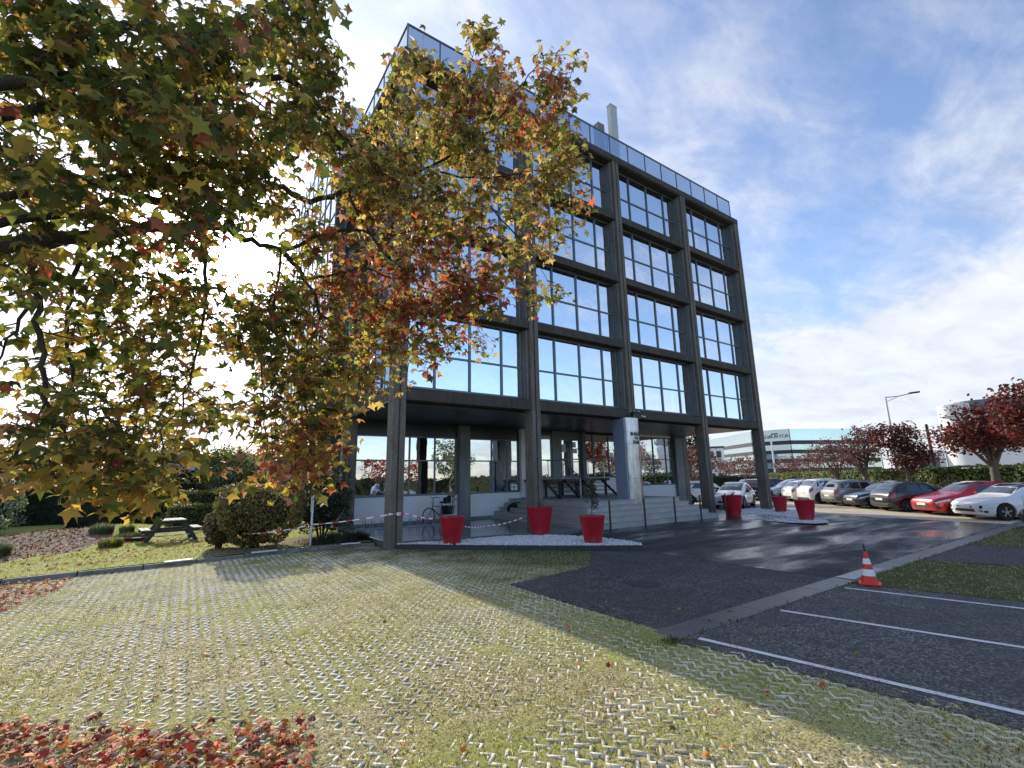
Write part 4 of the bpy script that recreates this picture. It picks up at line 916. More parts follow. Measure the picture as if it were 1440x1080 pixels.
# ------------------------------------------------------------------ street lamps, pole and wires
def lamp(base,h,arm_dir,arm,label,cat='street lamp',name='street_lamp'):
    e=empty(name,base,0,label,cat); d=np.array(arm_dir,float); d/=np.linalg.norm(d)
    MB().tube([(0,0,0),(0,0,h*.5),(0,0,h)],[.11,.085,.06],12).build('pole',M['metal'],e,smooth=60)
    a=MB(); a.tube([(0,0,h-.05),tuple(d*arm*.5+np.array([0,0,h+.02])),tuple(d*arm+np.array([0,0,h+.22]))],.04,8); a.tube([(0,0,h-.4),tuple(d*arm*.45+np.array([0,0,h-.05]))],.022,6); a.build('arm',M['metal'],e,smooth=60)
    p=d*arm; hm=MB(); hm.obox((p[0]+d[0]*.35,p[1]+d[1]*.35,h+.30),(.85,.28,.14),math.atan2(d[1],d[0]),-.12); hm.build('lamp_head',M['frame_dark'],e,bevel=.05); return e
def far(px,py,dist):
    d=F_+R_*(px-720)/FPX-U_*(py-540)/FPX; d=d/np.hypot(d[0],d[1]); return CAM+d*dist
a=far(1245,558,47); lamp((a[0],a[1],0),a[2],(R_[0],R_[1],0),2.0,'tall street lamp with a long arm rising out of the dark red tree')
a=far(1071,614,66); lamp((a[0],a[1],0),a[2],(R_[0],R_[1],0),1.25,'far street lamp mostly hidden behind the last facade column')
a=far(1087,640,70); m=MB(); m.tube([(0,0,0),(0,0,a[2]+1.8)],[.12,.09],10); tag(m.build('white_post',M['white_paint'],loc=(a[0],a[1],0),smooth=60),'white leaning post in front of the glass office block','post').rotation_euler=(.03,-.06,0)
a=far(1303,600,52); up=empty('utility_pole',(a[0],a[1],0),0,'dark wooden utility pole with wires beside the white curved building','utility pole')
MB().tube([(0,0,0),(0,0,a[2]+.2)],[.16,.10],10).build('pole',M['bark'],up,smooth=60); MB().bar((-.5,-.4,a[2]-.3),(.5,.4,a[2]-.3),.08).build('crossarm',M['bark'],up)
b=far(1244,597,49); c=far(1500,592,56)
w1=MB().tube([(a[0],a[1],a[2]-.2),tuple((a+b)/2+np.array([0,0,-.5])),tuple(b)],.02,5); w1.tube([(a[0],a[1],a[2]-.2),tuple((a+c)/2+np.array([0,0,-.4])),tuple(c)],.02,5)
w1.tube([(a[0],a[1],a[2]-1.6),tuple((a+c)/2+np.array([0,0,-1.6])),(c[0],c[1],c[2]-1.2)],.02,5)
w1.build('wire',M['black_metal'],up)
# ------------------------------------------------------------------ far buildings
def far_office():
    p=far(1117,660,140); pl=far(1062,660,142); pl2=far(1000,660,168); pr=far(1243,660,158)
    e=empty('glass_office',(0,0,0),0,'long glass fronted office block with dark window bands and a roof sign beyond cars','office building')
    Z=[(0,2.6,'glass'),(2.6,3.9,'band'),(3.9,5.6,'glass'),(5.6,6.8,'band'),(6.8,8.4,'glass'),(8.4,9.5,'band'),(9.5,11.2,'glass'),(11.2,12.4,'band'),(12.4,16.0,'glass')]
    k=13.3/16.0
    pts=[pl2,pl,p,pr,pr+np.array([40,60,0]),pl2+np.array([40,60,0])]
    for z0,z1,t in Z:
        m=MB(); q=[(x,y) for x,y,_ in pts]
        if t=='band': cx=sum(a for a,_ in q)/6; cy=sum(b for _,b in q)/6; q=[(cx+(a-cx)*.993,cy+(b-cy)*.993) for a,b in q]
        m.prism(q,z0*k+.01,z1*k-.01); m.build('glass_band' if t=='glass' else 'window_band',M['far_glass'] if t=='glass' else M['frame_dark'],e)
    m=MB(); 
    for a,b,n in ((pl,p,1),(p,pr,1)):
        for i in range(n+1):
            q=a+(b-a)*i/n; o_=(q-np.array([sum(t[0] for t in pts)/6,sum(t[1] for t in pts)/6,0])); o_[2]=0; o_/=np.linalg.norm(o_); q=q+o_*.02; m.box(q[0]-.06,q[1]-.06,0,q[0]+.06,q[1]+.06,13.3)
    m.build('mullion',M['frame'],e)
    me=text_mesh('HALLIBURTON',1.25,.0); d=(p-pl); d[2]=0; L=np.linalg.norm(d); d/=L; nrm=np.array([d[1],-d[0],0]); nrm = nrm if nrm@(CAM-p)>0 else -nrm
    for v in me.vertices:
        q=pl+d*(.9+v.co.x*1.0)+nrm*.25+np.array([0,0,0]); v.co=(q[0],q[1],11.1+v.co.y)
    me.materials.clear(); me.materials.append(M['frame']); o=bpy.data.objects.new('sign_lettering',me); link(o,e)
far_office()
def white_building():
    base=far(1334,660,58); f=base-CAM; f[2]=0; f/=np.linalg.norm(f); d=np.array([f[1],-f[0],0.])
    e=empty('white_building',(0,0,0),0,'white rendered industrial building with a rounded corner and grey roof band, behind the hedge','building')
    P=lambda s,t: tuple((base+d*s+f*t)[:2])
    zt=far(1334,570,58)[2]
    arc=[P(1.6-1.6*math.cos(a),1.6-1.6*math.sin(a)) for a in np.linspace(0,math.pi/2,9)]
    MB().prism([P(-.0,8)]+arc+[P(7.6,0),P(7.6,8)],0,zt-1.0).build('wall',M['white_wall'],e,smooth=30)
    MB().prism([P(1.2,8)]+[P(3.2-1.6*math.cos(a)-.4,1.3-1.6*math.sin(a)+.4) for a in np.linspace(0,math.pi/2,9)]+[P(24,.1),P(24,8)],zt-1.02,zt+.3).build('roof_band',M['frame'],e)
    MB().prism([P(0,8)]+[(x,y) for x,y in [P(1.2-1.2*math.cos(a),1.0-1.2*math.sin(a)) for a in np.linspace(0,math.pi/2,7)]]+[P(2.2,.0),P(2.2,8)],zt-.98,zt+.05).build('wall',M['white_wall'],e)
    MB().prism([P(7.62,.6),P(10.0,.6),P(10.0,8),P(7.62,8)],0,zt-1.1).build('wall',M['concrete_grey'],e)
    MB().prism([P(10.02,.2),P(24,.2),P(24,8),P(10.02,8)],0,zt-1.15).build('wall',M['white_wall'],e)
    m=MB(); 
    for s in (11,13.4,15.8,18.2): m.prism([P(s,.17),P(s+1.7,.17),P(s+1.7,.25),P(s,.25)],1.2,4.6)
    m.build('window',M['far_glass'],e)
    MB().prism([P(-3.2,1.2),P(-.05,1.2),P(-.05,6),P(-3.2,6)],0,3.9).build('wall',M['white_wall'],e); MB().prism([P(-2.0,1.12),P(-.5,1.12),P(-.5,1.3),P(-2.0,1.3)],1.1,3.2).build('door',M['frame'],e)
    MB().prism([P(11.5,2),P(13.6,2),P(13.6,4),P(11.5,4)],zt-1.1,zt+1.9).build('roof_plant',M['white_wall'],e)
    m=MB()
    for z in (.5,1.0,1.4): m.prism([P(11.7,1.9),P(13.4,1.9),P(13.4,1.98),P(11.7,1.98)],zt+z,zt+z+.2)
    m.build('louvre',M['frame'],e)
white_building()
def apartment():
    b=far(1003,660,118); f=b-CAM; f[2]=0; f/=np.linalg.norm(f); d=np.array([f[1],-f[0],0.]); P=lambda s,t:tuple((b+d*s+f*t)[:2])
    e=empty('apartment_block',(0,0,0),0,'small pale apartment block with dark square windows seen between the last two facade columns','building')
    MB().prism([P(-7,0),P(2.6,0),P(2.6,9),P(-7,9)],0,8.0).build('wall',M['white_wall'],e); MB().prism([P(-7.2,-.2),P(2.8,-.2),P(2.8,9),P(-7.2,9)],8.01,8.4).build('roof',M['frame_dark'],e)
    for z in (.8,3.2,5.8):
        for s in (-5.6,-3.0,-.6,1.0):
            w=MB().prism([P(s,-.06),P(s+1.0,-.06),P(s+1.0,.1),P(s,.1)],z,z+1.5).build('window',M['frame_dark'],e)
apartment()
def white_shed():
    b=far(322,672,34); e=empty('white_annex',(0,0,0),0,'low white building with a flat grey roof edge behind the round green shrub','building')
    f=b-CAM; f[2]=0; f/=np.linalg.norm(f); d=np.array([f[1],-f[0],0.]); P=lambda s,t:tuple((b+d*s+f*t)[:2]); zt=far(350,644,34)[2]
    MB().prism([P(-5,0),P(6,0),P(6,7),P(-5,7)],0,zt-.3).build('wall',M['white_wall'],e); MB().prism([P(-5.2,-.25),P(6.2,-.25),P(6.2,7.2),P(-5.2,7.2)],zt-.29,zt+.1).build('roof',M['frame'],e)
    MB().prism([P(2.8,-.05),P(3.6,-.05),P(3.6,.1),P(2.8,.1)],.1,2.2).build('door',M['frame_dark'],e)
    m=MB(); 
    for s in (-2.5,-.2): MB().prism([P(s,-.05),P(s+1.4,-.05),P(s+1.4,.1),P(s,.1)],1.0,2.2).build('window',M['far_glass'],e)
white_shed()
# ------------------------------------------------------------------ parked cars
# side profile stations: x (front +), z bottom, z shoulder, z top, half widths at sill / shoulder / top
def car_profile(L,Wd,Hh,kind):
    h=Wd/2; f=L/2
    if kind=='hatch':
        S=[(f,.30,.52,.62,.58,.62,.50),(f-.06,.22,.60,.72,.80,.82,.66),(f-.30,.17,.68,.82,.95,.95,.78),(f-.75,.17,.76,.90,1,.99,.82),(f-1.08,.17,.83,.97,1,1,.83),(f-1.25,.17,.86,1.02,1,1,.80),(f-1.70,.17,.89,1.30,1,1,.72),(f-2.05,.17,.90,1.42,1,1,.70),(f-2.55,.17,.91,Hh,1,1,.70),(f-3.15,.17,.93,Hh-.015,1,1,.69),(f-3.62,.17,.96,Hh-.07,1,1,.67),(f-3.86,.18,.98,1.26,.99,.98,.68),(f-4.06,.20,.95,1.06,.97,.94,.74),(-f+.05,.26,.80,.92,.92,.90,.76),(-f,.34,.62,.78,.80,.82,.70)]
        cab=(5,8,10,12)
    elif kind=='suv':
        S=[(f,.36,.62,.74,.62,.66,.54),(f-.06,.28,.74,.86,.84,.85,.68),(f-.30,.22,.86,.98,.96,.96,.80),(f-.75,.22,.92,1.05,1,.99,.84),(f-1.02,.22,.96,1.10,1,1,.84),(f-1.15,.22,.98,1.15,1,1,.81),(f-1.55,.22,1.0,1.42,1,1,.74),(f-1.85,.22,1.01,1.54,1,1,.73),(f-2.4,.22,1.02,Hh,1,1,.73),(f-3.05,.22,1.04,Hh,1,1,.72),(f-3.62,.22,1.07,Hh-.05,1,1,.70),(f-3.88,.23,1.08,1.36,.99,.98,.71),(f-4.05,.25,1.04,1.14,.97,.94,.76),(-f+.05,.30,.88,1.0,.92,.90,.78),(-f,.38,.70,.86,.80,.82,.72)]
        cab=(5,8,10,12)
    else: # mpv / one-box
        S=[(f,.30,.56,.66,.58,.62,.50),(f-.06,.22,.66,.78,.80,.82,.66),(f-.28,.18,.76,.90,.95,.95,.78),(f-.60,.18,.84,.98,1,.99,.82),(f-.78,.18,.88,1.03,1,1,.83),(f-.88,.18,.90,1.07,1,1,.81),(f-1.45,.18,.93,1.38,1,1,.74),(f-1.85,.18,.94,1.53,1,1,.73),(f-2.45,.18,.95,Hh,1,1,.73),(f-3.05,.18,.97,Hh-.01,1,1,.72),(f-3.60,.18,1.0,Hh-.06,1,1,.70),(f-3.84,.19,1.0,1.36,.99,.98,.71),(f-4.00,.21,.97,1.08,.97,.94,.76),(-f+.05,.26,.82,.94,.92,.90,.78),(-f,.34,.64,.80,.80,.82,.72)]
        cab=(5,8,10,12)
    sc=(L)/4.3
    out=[]
    for i,s in enumerate(S):
        x=s[0] if i in(0,1,2,len(S)-1,len(S)-2) else f-(f-s[0])*sc
        out.append((x,s[1],s[2],s[3],s[4]*h,s[5]*h,s[6]*h))
    return out,cab
def section(s):
    x,zb,zs,zt,wb,ws,wt=s; g=zt-zs
    half=[(0,zb),(wb*.86,zb),(wb*.97,zb+.10),(wb,zb+(zs-zb)*.45),(ws*.985,zs-.07),(ws*.955,zs+.01),((ws*.94*.15+wt*.85),zs+g*.82),(wt*.90,zt-.012),(wt*.5,zt+.008),(0,zt+.014)]
    return half
def make_car(name_paint,label,kind,L,Wd,Hh,wr=.32,rim='rim',trim=False,roof=None,scale=1):
    e=empty('parked_car',(0,0,0),0,label,'car','cars parked by the hedge'); S,cab=car_profile(L,Wd,Hh,kind); pm=name_paint
    secs=[section(s) for s in S]; nh=len(secs[0]); ring=[]
    bm=bmesh.new(); rows=[]
    for s,h in zip(S,secs):
        r=[bm.verts.new((s[0],y,z)) for y,z in h]+[bm.verts.new((s[0],-y,z)) for y,z in h[-2:0:-1]]; rows.append(r)
    K=len(rows[0])
    for a,b in zip(rows[:-1],rows[1:]):
        for k in range(K): bm.faces.new((a[k],a[(k+1)%K],b[(k+1)%K],b[k]))
    bm.faces.new(rows[0][::-1]); bm.faces.new(rows[-1]); bmesh.ops.recalc_face_normals(bm,faces=bm.faces[:])
    me=bpy.data.meshes.new('body'); bm.to_mesh(me); bm.free(); body=bpy.data.objects.new('body',me); col.objects.link(body)
    xf=L/2-.82; xr=-L/2+.74; cut=MB()
    for x in (xf,xr): 
        for s in (-1,1): cut.tube([(x,s*(Wd/2-.26),wr),(x,s*(Wd/2+.2),wr)],wr+.055,24)
    c=cut.build('cut',None); mo=body.modifiers.new('b','BOOLEAN'); mo.object=c; mo.operation='DIFFERENCE'; mo.solver='EXACT'
    dg=bpy.context.evaluated_depsgraph_get(); dg.update(); m2=bpy.data.meshes.new_from_object(body.evaluated_get(dg)); body.modifiers.clear()
    if len(m2.polygons)>50: body.data=m2
    bpy.data.objects.remove(c); body.data.materials.clear(); body.data.materials.append(pm)
    for p in body.data.polygons: p.use_smooth=True
    body.data.set_sharp_from_angle(angle=R(32)); body.name='body'; body.parent=e
    # glass and other skins: patches lying just outside the shell
    def P(ix,iy,side=1,off=.006):
        a=int(min(ix,len(S)-2-1e-6)) if ix<len(S)-1 else len(S)-2; t=ix-a; b=int(iy) if iy<nh-1 else nh-2; u=iy-b
        def pt(i,j): y,z=secs[i][j]; return np.array([S[i][0],y,z])
        p=(pt(a,b)*(1-t)+pt(a+1,b)*t)*(1-u)+(pt(a,b+1)*(1-t)+pt(a+1,b+1)*t)*u
        dx=(pt(a+1,b)-pt(a,b))*(1-u)+(pt(a+1,b+1)-pt(a,b+1))*u; dy=(pt(a,b+1)-pt(a,b))*(1-t)+(pt(a+1,b+1)-pt(a+1,b))*t
        n=np.cross(dy,dx); 
        ln=np.linalg.norm(n); n=n/ln if ln>1e-9 else np.array([0,0,1.])
        c=np.array([S[a][0],0,.7]); 
        if n@(p-c)<0: n=-n
        p=p+n*off; p[1]*=side; return p
    def patch(m,i0,i1,j0,j1,side=1,nu=6,nv=4,off=.006,i0b=None,i1b=None):
        vs=[]
        for a in range(nu+1):
            for b in range(nv+1):
                v=b/nv; A=i0+((i0b if i0b is not None else i0)-i0)*v; Bq=i1+((i1b if i1b is not None else i1)-i1)*v
                vs.append(P(A+(Bq-A)*a/nu,j0+(j1-j0)*v,side,off))
        m.add(vs,[(a*(nv+1)+b,(a+1)*(nv+1)+b,(a+1)*(nv+1)+b+1,a*(nv+1)+b+1) for a in range(nu) for b in range(nv)])
    c0,c1,c2,c3=cab
    ws=MB()
    for s in (1,-1): patch(ws,c0+.12,c1-.22,6.35,9,s,8,4)
    ws.build('windscreen',M['car_glass'],e,smooth=60)
    rw=MB()
    for s in (1,-1): patch(rw,c2+.3,c3-.12,6.3,9,s,6,4)
    rw.build('rear_window',M['car_glass'],e,smooth=60)
    for s in (1,-1):
        sw=MB(); patch(sw,c0+.9,c1-.02,5.15,5.95,s,6,3,.006,i0b=c0+2.15); patch(sw,c1+.10,c2-.25,5.15,5.95,s,6,3); patch(sw,c2-.12,c2+.95,5.2,5.9,s,5,3,.006,i1b=c2+.55); sw.build('side_window',M['car_glass'],e,smooth=60)
    if roof is not None:
        r=MB()
        for s in (1,-1): patch(r,c1-.15,c2+.25,6.0,9,s,8,4,.004)
        r.build('roof',roof,e,smooth=60)
    # door shuts, handles, sills
    sh=MB()
    for s in (1,-1):
        for ix in (c0+.55,c1+.04,c2-.22):
            vs=[P(ix+.0,2.1+.36*q,s,.004) for q in range(9)]+[P(ix+.025,2.1+.36*q,s,.004) for q in range(9)]
            sh.add(vs,[(q,q+1,9+q+1,9+q) for q in range(8)])
    sh.build('door_gap',M['trim'],e)
    for s in (1,-1):
        for ix in (c1-.2,c2-.5):
            p=P(ix,4.1,s,.012); MB().obox(tuple(p),(.17,.03,.03)).build('handle',M['trim'] if trim else pm,e,bevel=.008)
    m=MB()
    for s in (1,-1):
        patch(m,2.6,12.2,1.05,2.35,s,14,2,.004) if trim else patch(m,5,11,1.05,1.9,s,8,2,.004)
    m.build('sill',M['trim'],e,smooth=50)
    if trim:
        for x in (xf,xr):
            for s in (1,-1):
                q=MB(); vs=[]
                for k in range(15):
                    a=math.pi*(-.06+1.12*k/14)
                    for rr in (wr+.05,wr+.12): vs.append((x+rr*math.cos(a),s*(Wd/2*.995),wr+rr*math.sin(a)))
                q.add(vs,[(2*k,2*k+2,2*k+3,2*k+1) for k in range(14)]); q.build('arch_trim',M['trim'],e)
    # front: grille, lower intake, lamps, plate ; rear: lamps, plate, bumper
    z1=S[1][1]; zl=S[1][2]
    fx=L/2
    m=MB(); patch(m,.45,1.02,3.7,4.9,1,4,3,.006); patch(m,.45,1.02,3.7,4.9,-1,4,3,.006); m.add([(fx+.008,-.36,zl-.10),(fx+.008,.36,zl-.10),(fx-.01,.40,zl+.02),(fx-.01,-.40,zl+.02)],[(0,1,2,3)]); m.build('grille',M['trim'],e)
    m=MB(); m.add([(fx+.008,-.48,.33),(fx+.008,.48,.33),(fx+.008,.42,.45),(fx+.008,-.42,.45)],[(0,1,2,3)])
    for s in (1,-1): patch(m,.25,1.6,2.1,2.95,s,4,2,.006)
    m.build('lower_intake',M['trim'],e)
    for s in (1,-1):
        m=MB(); patch(m,1.05,2.75,4.05,4.85,s,6,3,.008); m.build('headlight',M['lamp_clear'],e,smooth=60)
        m=MB(); patch(m,len(S)-3.35,len(S)-1.9,3.65,4.95,s,5,3,.008); m.build('tail_light',M['lamp_red'],e,smooth=60)
    MB().obox((fx+.015,0,.50),(.012,.50,.11)).build('number_plate',M['plate'],e); 
    MB().obox((-L/2-.012,0,.62 if kind!='suv' else .74),(.012,.50,.11)).build('number_plate',M['plate'],e)
    MB().obox((-L/2+.02,0,.36),(.08,Wd*.74,.14)).build('rear_bumper',M['trim'],e,bevel=.02)
    for s in (1,-1):
        p=P(c0+1.05,5.1,s,.0); MB().obox((p[0],p[1]+s*.10,p[2]+.05),(.12,.20,.13)).build('wing_mirror',M['trim'] if trim or roof else pm,e,bevel=.035)
    # wheels
    for x in (xf,xr):
        for s in (1,-1):
            y=s*(Wd/2-.115); t=MB(); t.lathe([(wr*.62,-.10),(wr*.93,-.105),(wr,-.075),(wr,.075),(wr*.93,.105),(wr*.62,.10)],28); t.v=[(px+x,pz*1.0+y,py+wr) for px,py,pz in t.v]; w_=t.build('wheel',M['tyre'],e,smooth=35)
            r=MB(); yo=y+s*.085
            r.torus((x,yo,wr),(0,1,0),wr*.62,.016,26,6)
            for k in range(5):
                a=2*math.pi*k/5+.3; 
                for da in (-.14,.14): r.bar((x+.03*math.cos(a),yo,wr+.03*math.sin(a)),(x+wr*.62*math.cos(a+da),yo,wr+wr*.62*math.sin(a+da)),.035,.02)
            r.tube([(x,yo-.02,wr),(x,yo+.02,wr)],.06,12); r.build('rim',M[rim],w_)
            d=MB(); d.tube([(x,y+s*.03,wr),(x,y+s*.045,wr)],wr*.64,24); d.build('brake_disc',M['trim'],w_)
    e.scale=(scale,)*3
    return e
HD=R(142); hx,hy=math.cos(HD),math.sin(HD); qx,qy=math.cos(HD-math.pi/2),math.sin(HD-math.pi/2)   # heading of the row, direction along the row
ROW0=np.array([21.65,-7.95])            # nose of the white saloon, near end of the row
def park(e,k,flip=False,L=4.3,off=0.0):
    n=ROW0+np.array([qx,qy])*2.42*k+np.array([hx,hy])*off; c=n-np.array([hx,hy])*L/2; e.location=(c[0],c[1],-.02); e.rotation_euler=(0,0,HD+(math.pi if flip else 0))
W_PAINT=paint('white car paint',(.78,.79,.80)); S_PAINT=paint('silver car paint',(.44,.45,.46),.6,.3); D_PAINT=paint('dark grey car paint',(.022,.025,.03),.3); N_PAINT=paint('dark blue car paint',(.012,.016,.035),.3); R_PAINT=paint('red car paint',(.46,.012,.022),.2); K_PAINT=paint('black car paint',(.008,.009,.01),.1); P_PAINT=paint('plum car paint',(.02,.012,.03),.2); SB=paint('silver brown car paint',(.30,.28,.27),.5)
park(make_car(W_PAINT,'white hatchback with star rims and black mirrors, front towards the driveway, nearest of its row','hatch',4.3,1.86,1.46,.33,'rim',roof=M['car_glass']),0)
park(make_car(R_PAINT,'bright red car parked nose out beside the white hatchback','hatch',4.3,1.82,1.50,.31),1,off=-.1)
park(make_car(D_PAINT,'dark grey hatchback parked tail out beside the red car','hatch',3.95,1.76,1.48,.30),2,True,3.95,off=.15)
park(make_car(N_PAINT,'dark blue car with bright headlights parked nose out','hatch',4.2,1.80,1.48,.31),3,off=.2)
park(make_car(SB,'greyish brown small car parked tail out beside the dark blue car','mpv',3.8,1.70,1.56,.29),4,True,3.8)
park(make_car(W_PAINT,'white crossover with black wheel arches parked tail out','suv',4.2,1.80,1.62,.34,'rim_dark',True),5,True,4.2,off=.2)
park(make_car(W_PAINT,'white small hatchback parked tail out, half hidden by the white crossover','hatch',4.0,1.74,1.52,.30),6,True,4.0,off=.1)
park(make_car(S_PAINT,'silver grey car with sloping bonnet parked nose out at the far end of its row','mpv',4.3,1.80,1.56,.31),7.25)
def at(e,px,py,rz,scale=1):
    p=gp(px,py); e.location=(p[0],p[1],-.02); e.rotation_euler=(0,0,rz)
at(make_car(K_PAINT,'black estate car standing sideways behind the last facade column','suv',4.6,1.85,1.60,.34,'rim_dark',True),1093,700,R(-42))
at(make_car(P_PAINT,'dark plum car seen from behind between the column and the white cars','suv',4.3,1.8,1.62,.33,'rim_dark'),1066,702,R(20))
at(make_car(W_PAINT,'white small car with dark roof and black arches parked behind the fourth column planter','hatch',3.9,1.74,1.52,.32,'rim',True),1034,712.5,R(196))
at(make_car(W_PAINT,'white crossover parked between the inner and fourth columns','suv',4.3,1.82,1.60,.34,'rim',True),990,709,R(-28))
at(make_car(W_PAINT,'white car mostly hidden behind the plum car','hatch',4.1,1.76,1.5,.31),1052,697,R(200))
o=make_car(K_PAINT,'black car of which only the front corner shows at the edge of the driveway','hatch',4.3,1.82,1.5,.32); n=np.array(gp(1437,746)); c=n-np.array([hx,hy])*2.1+np.array([-qx,-qy])*.75; o.location=(c[0],c[1],-.01); o.rotation_euler=(0,0,HD)
QUAD=[(-.38,0,0),(0,-.5,-.06),(.38,0,0),(0,.6,-.1)]; QF=[(0,1,2,3)]
def leafcols(pal,n,rng,lo=.55,hi=1.35):
    pal=np.array(pal); return pal[rng.integers(0,len(pal),n)]*rng.uniform(lo,hi,(n,1))
def tree(name,base,trunk_h,blobs,leafn,lsize,pal,label,seed,cat='tree',group=None,r0=.16,clust=18,cr=.32,bark='bark_grey',lean=(0,0),fade=None,limbs=3):
    rng=np.random.default_rng(seed); e=empty(name,base,0,label,cat,group); tr=MB()
    top=np.array([lean[0],lean[1],trunk_h]); ctr=np.mean([b[:3] for b in blobs],axis=0)
    tr.tube([(0,0,-.1),tuple(top*.5+np.array([rng.normal(0,.05),rng.normal(0,.05),0])),tuple(top)],[r0*1.25,r0,r0*.8],9,False)
    leafn=int(leafn*(.8 if 'red' in name else 1)); C=[];tot=sum(b[3]*b[4]*b[5] for b in blobs)
    for b in blobs:
        n=max(3,int(leafn/clust*b[3]*b[4]*b[5]/tot)); d=rng.normal(size=(n,3)); d/=np.linalg.norm(d,axis=1)[:,None]
        rr=rng.uniform(.25,1,n)**.45; C.append(np.array(b[:3])+d*rr[:,None]*np.array(b[3:6]))
        for q in range(limbs):
            t=np.array(b[:3])+rng.uniform(-.55,.75,3)*np.array(b[3:6]); mid=top*.55+t*.45+rng.normal(0,.12,3)*b[3]; mid[2]+=.1
            tr.tube([tuple(top*rng.uniform(.75,1)),tuple(mid),tuple(t)],[r0*.5,r0*.28,.02],6,False)
            for k in range(3):
                s=mid+(t-mid)*rng.uniform(.2,.9); u=s+rng.normal(0,.6,3)*np.array(b[3:6]); tr.tube([tuple(s),tuple((s+u)/2+rng.normal(0,.06,3)),tuple(u)],[r0*.15,.018,.007],5,False)
    tr.build('trunk',M[bark],e,smooth=70)
    C=np.concatenate(C); P=np.repeat(C,clust,axis=0)+rng.normal(0,cr*.55,(len(C)*clust,3))
    c=leafcols(pal,len(C),rng,.7,1.3); c=np.repeat(c,clust,axis=0)*rng.uniform(.6,1.4,(len(P),1))
    scatter('crown',P,rand_rot(len(P),rng),rng.uniform(.6,1.3,len(P))*lsize,QUAD,QF,M['leaf_red'] if 'red' in name or 'plane' in name else M['leaf'],e,c); return e
def hedge(name,path,wid,hgt,n,lsize,pal,label,seed,cat='hedge',group=None,taper=None):
    rng=np.random.default_rng(seed); p0=np.array(path[0],float); e=empty(name,(p0[0],p0[1],0),0,label,cat,group); P=[];Nn=[]
    core=MB(); segs=[]; tl=0
    for a,b in zip(path[:-1],path[1:]):
        a=np.array(a,float);b=np.array(b,float); L=np.linalg.norm(b-a); segs.append((a,b,L)); tl+=L
    for (a,b,L) in segs:
        d=(b-a)/L; nn=np.array([-d[1],d[0]]); ta=taper or (1,1)
        A=a-p0;B_=b-p0; w=wid/2-.07; h=hgt-.08
        core.add([(*(A-nn*w),0),(*(B_-nn*w),0),(*(B_+nn*w),0),(*(A+nn*w),0),(*(A-nn*w),h*ta[0]),(*(B_-nn*w),h*ta[1]),(*(B_+nn*w),h*ta[1]),(*(A+nn*w),h*ta[0])],[(0,3,2,1),(4,5,6,7),(0,1,5,4),(1,2,6,5),(2,3,7,6),(3,0,4,7)])
        m=int(n*L/tl); per=2*hgt+wid; s=rng.uniform(0,per,m); t=rng.uniform(0,1,m)
        hh=hgt*(ta[0]+(ta[1]-ta[0])*t)
        wv=.06*np.sin(t*L*1.7+seed)+.05*np.sin(t*L*4.3+s*3)
        side=np.where(s<hgt,-1,np.where(s<hgt+wid,0,1)); z=np.where(side==-1,s/hgt*hh,np.where(side==1,(s-hgt-wid)/hgt*hh,hh+wv*.7)); off=np.where(side==0,(s-hgt)-wid/2,side*(wid/2+wv))
        j=rng.normal(0,.035,m); xy=A+(B_-A)*t[:,None]+nn*(off+np.where(side==0,0,j))[:,None]
        P.append(np.concatenate([xy,(z+np.where(side==0,np.abs(j)*1.6,0))[:,None]],1)); 
        o_=np.where((side==0)[:,None],np.array([[0,0,1.]]),np.concatenate([nn[None]*side[:,None],np.full((m,1),.25)],1)); Nn.append(o_)
        if 1:   # ends
            for q,(E_,sg) in enumerate(((A,-1),(B_,1))):
                k=max(4,int(m*wid/ (per*L)*1.2*hgt)); v=rng.uniform(-.5,.5,k)*wid; xy=E_+nn*v[:,None]+d*sg*(.02+np.abs(rng.normal(0,.03,k)))[:,None]; P.append(np.concatenate([xy,(rng.uniform(0,hgt,k)*(ta[q]))[:,None]],1)); Nn.append(np.tile(np.array([[d[0]*sg,d[1]*sg,.2]]),(k,1)))
    P=np.concatenate(P);Nn=np.concatenate(Nn); n_=len(P); nr=Nn+rng.normal(0,.55,(n_,3)); tg=rng.normal(0,1,(n_,3)); Rm=axes_rot(nr,tg)
    core.build('inner_growth',M['hedge_core'],e); c=leafcols(pal,n_,rng)*(.75+.5*lowf(P[:,0]*2,P[:,2]*2+P[:,1],1.1,seed))[:,None]
    scatter('foliage',P,Rm,rng.uniform(.6,1.3,n_)*lsize,QUAD,QF,M['hedge_leaf'],e,c); return e
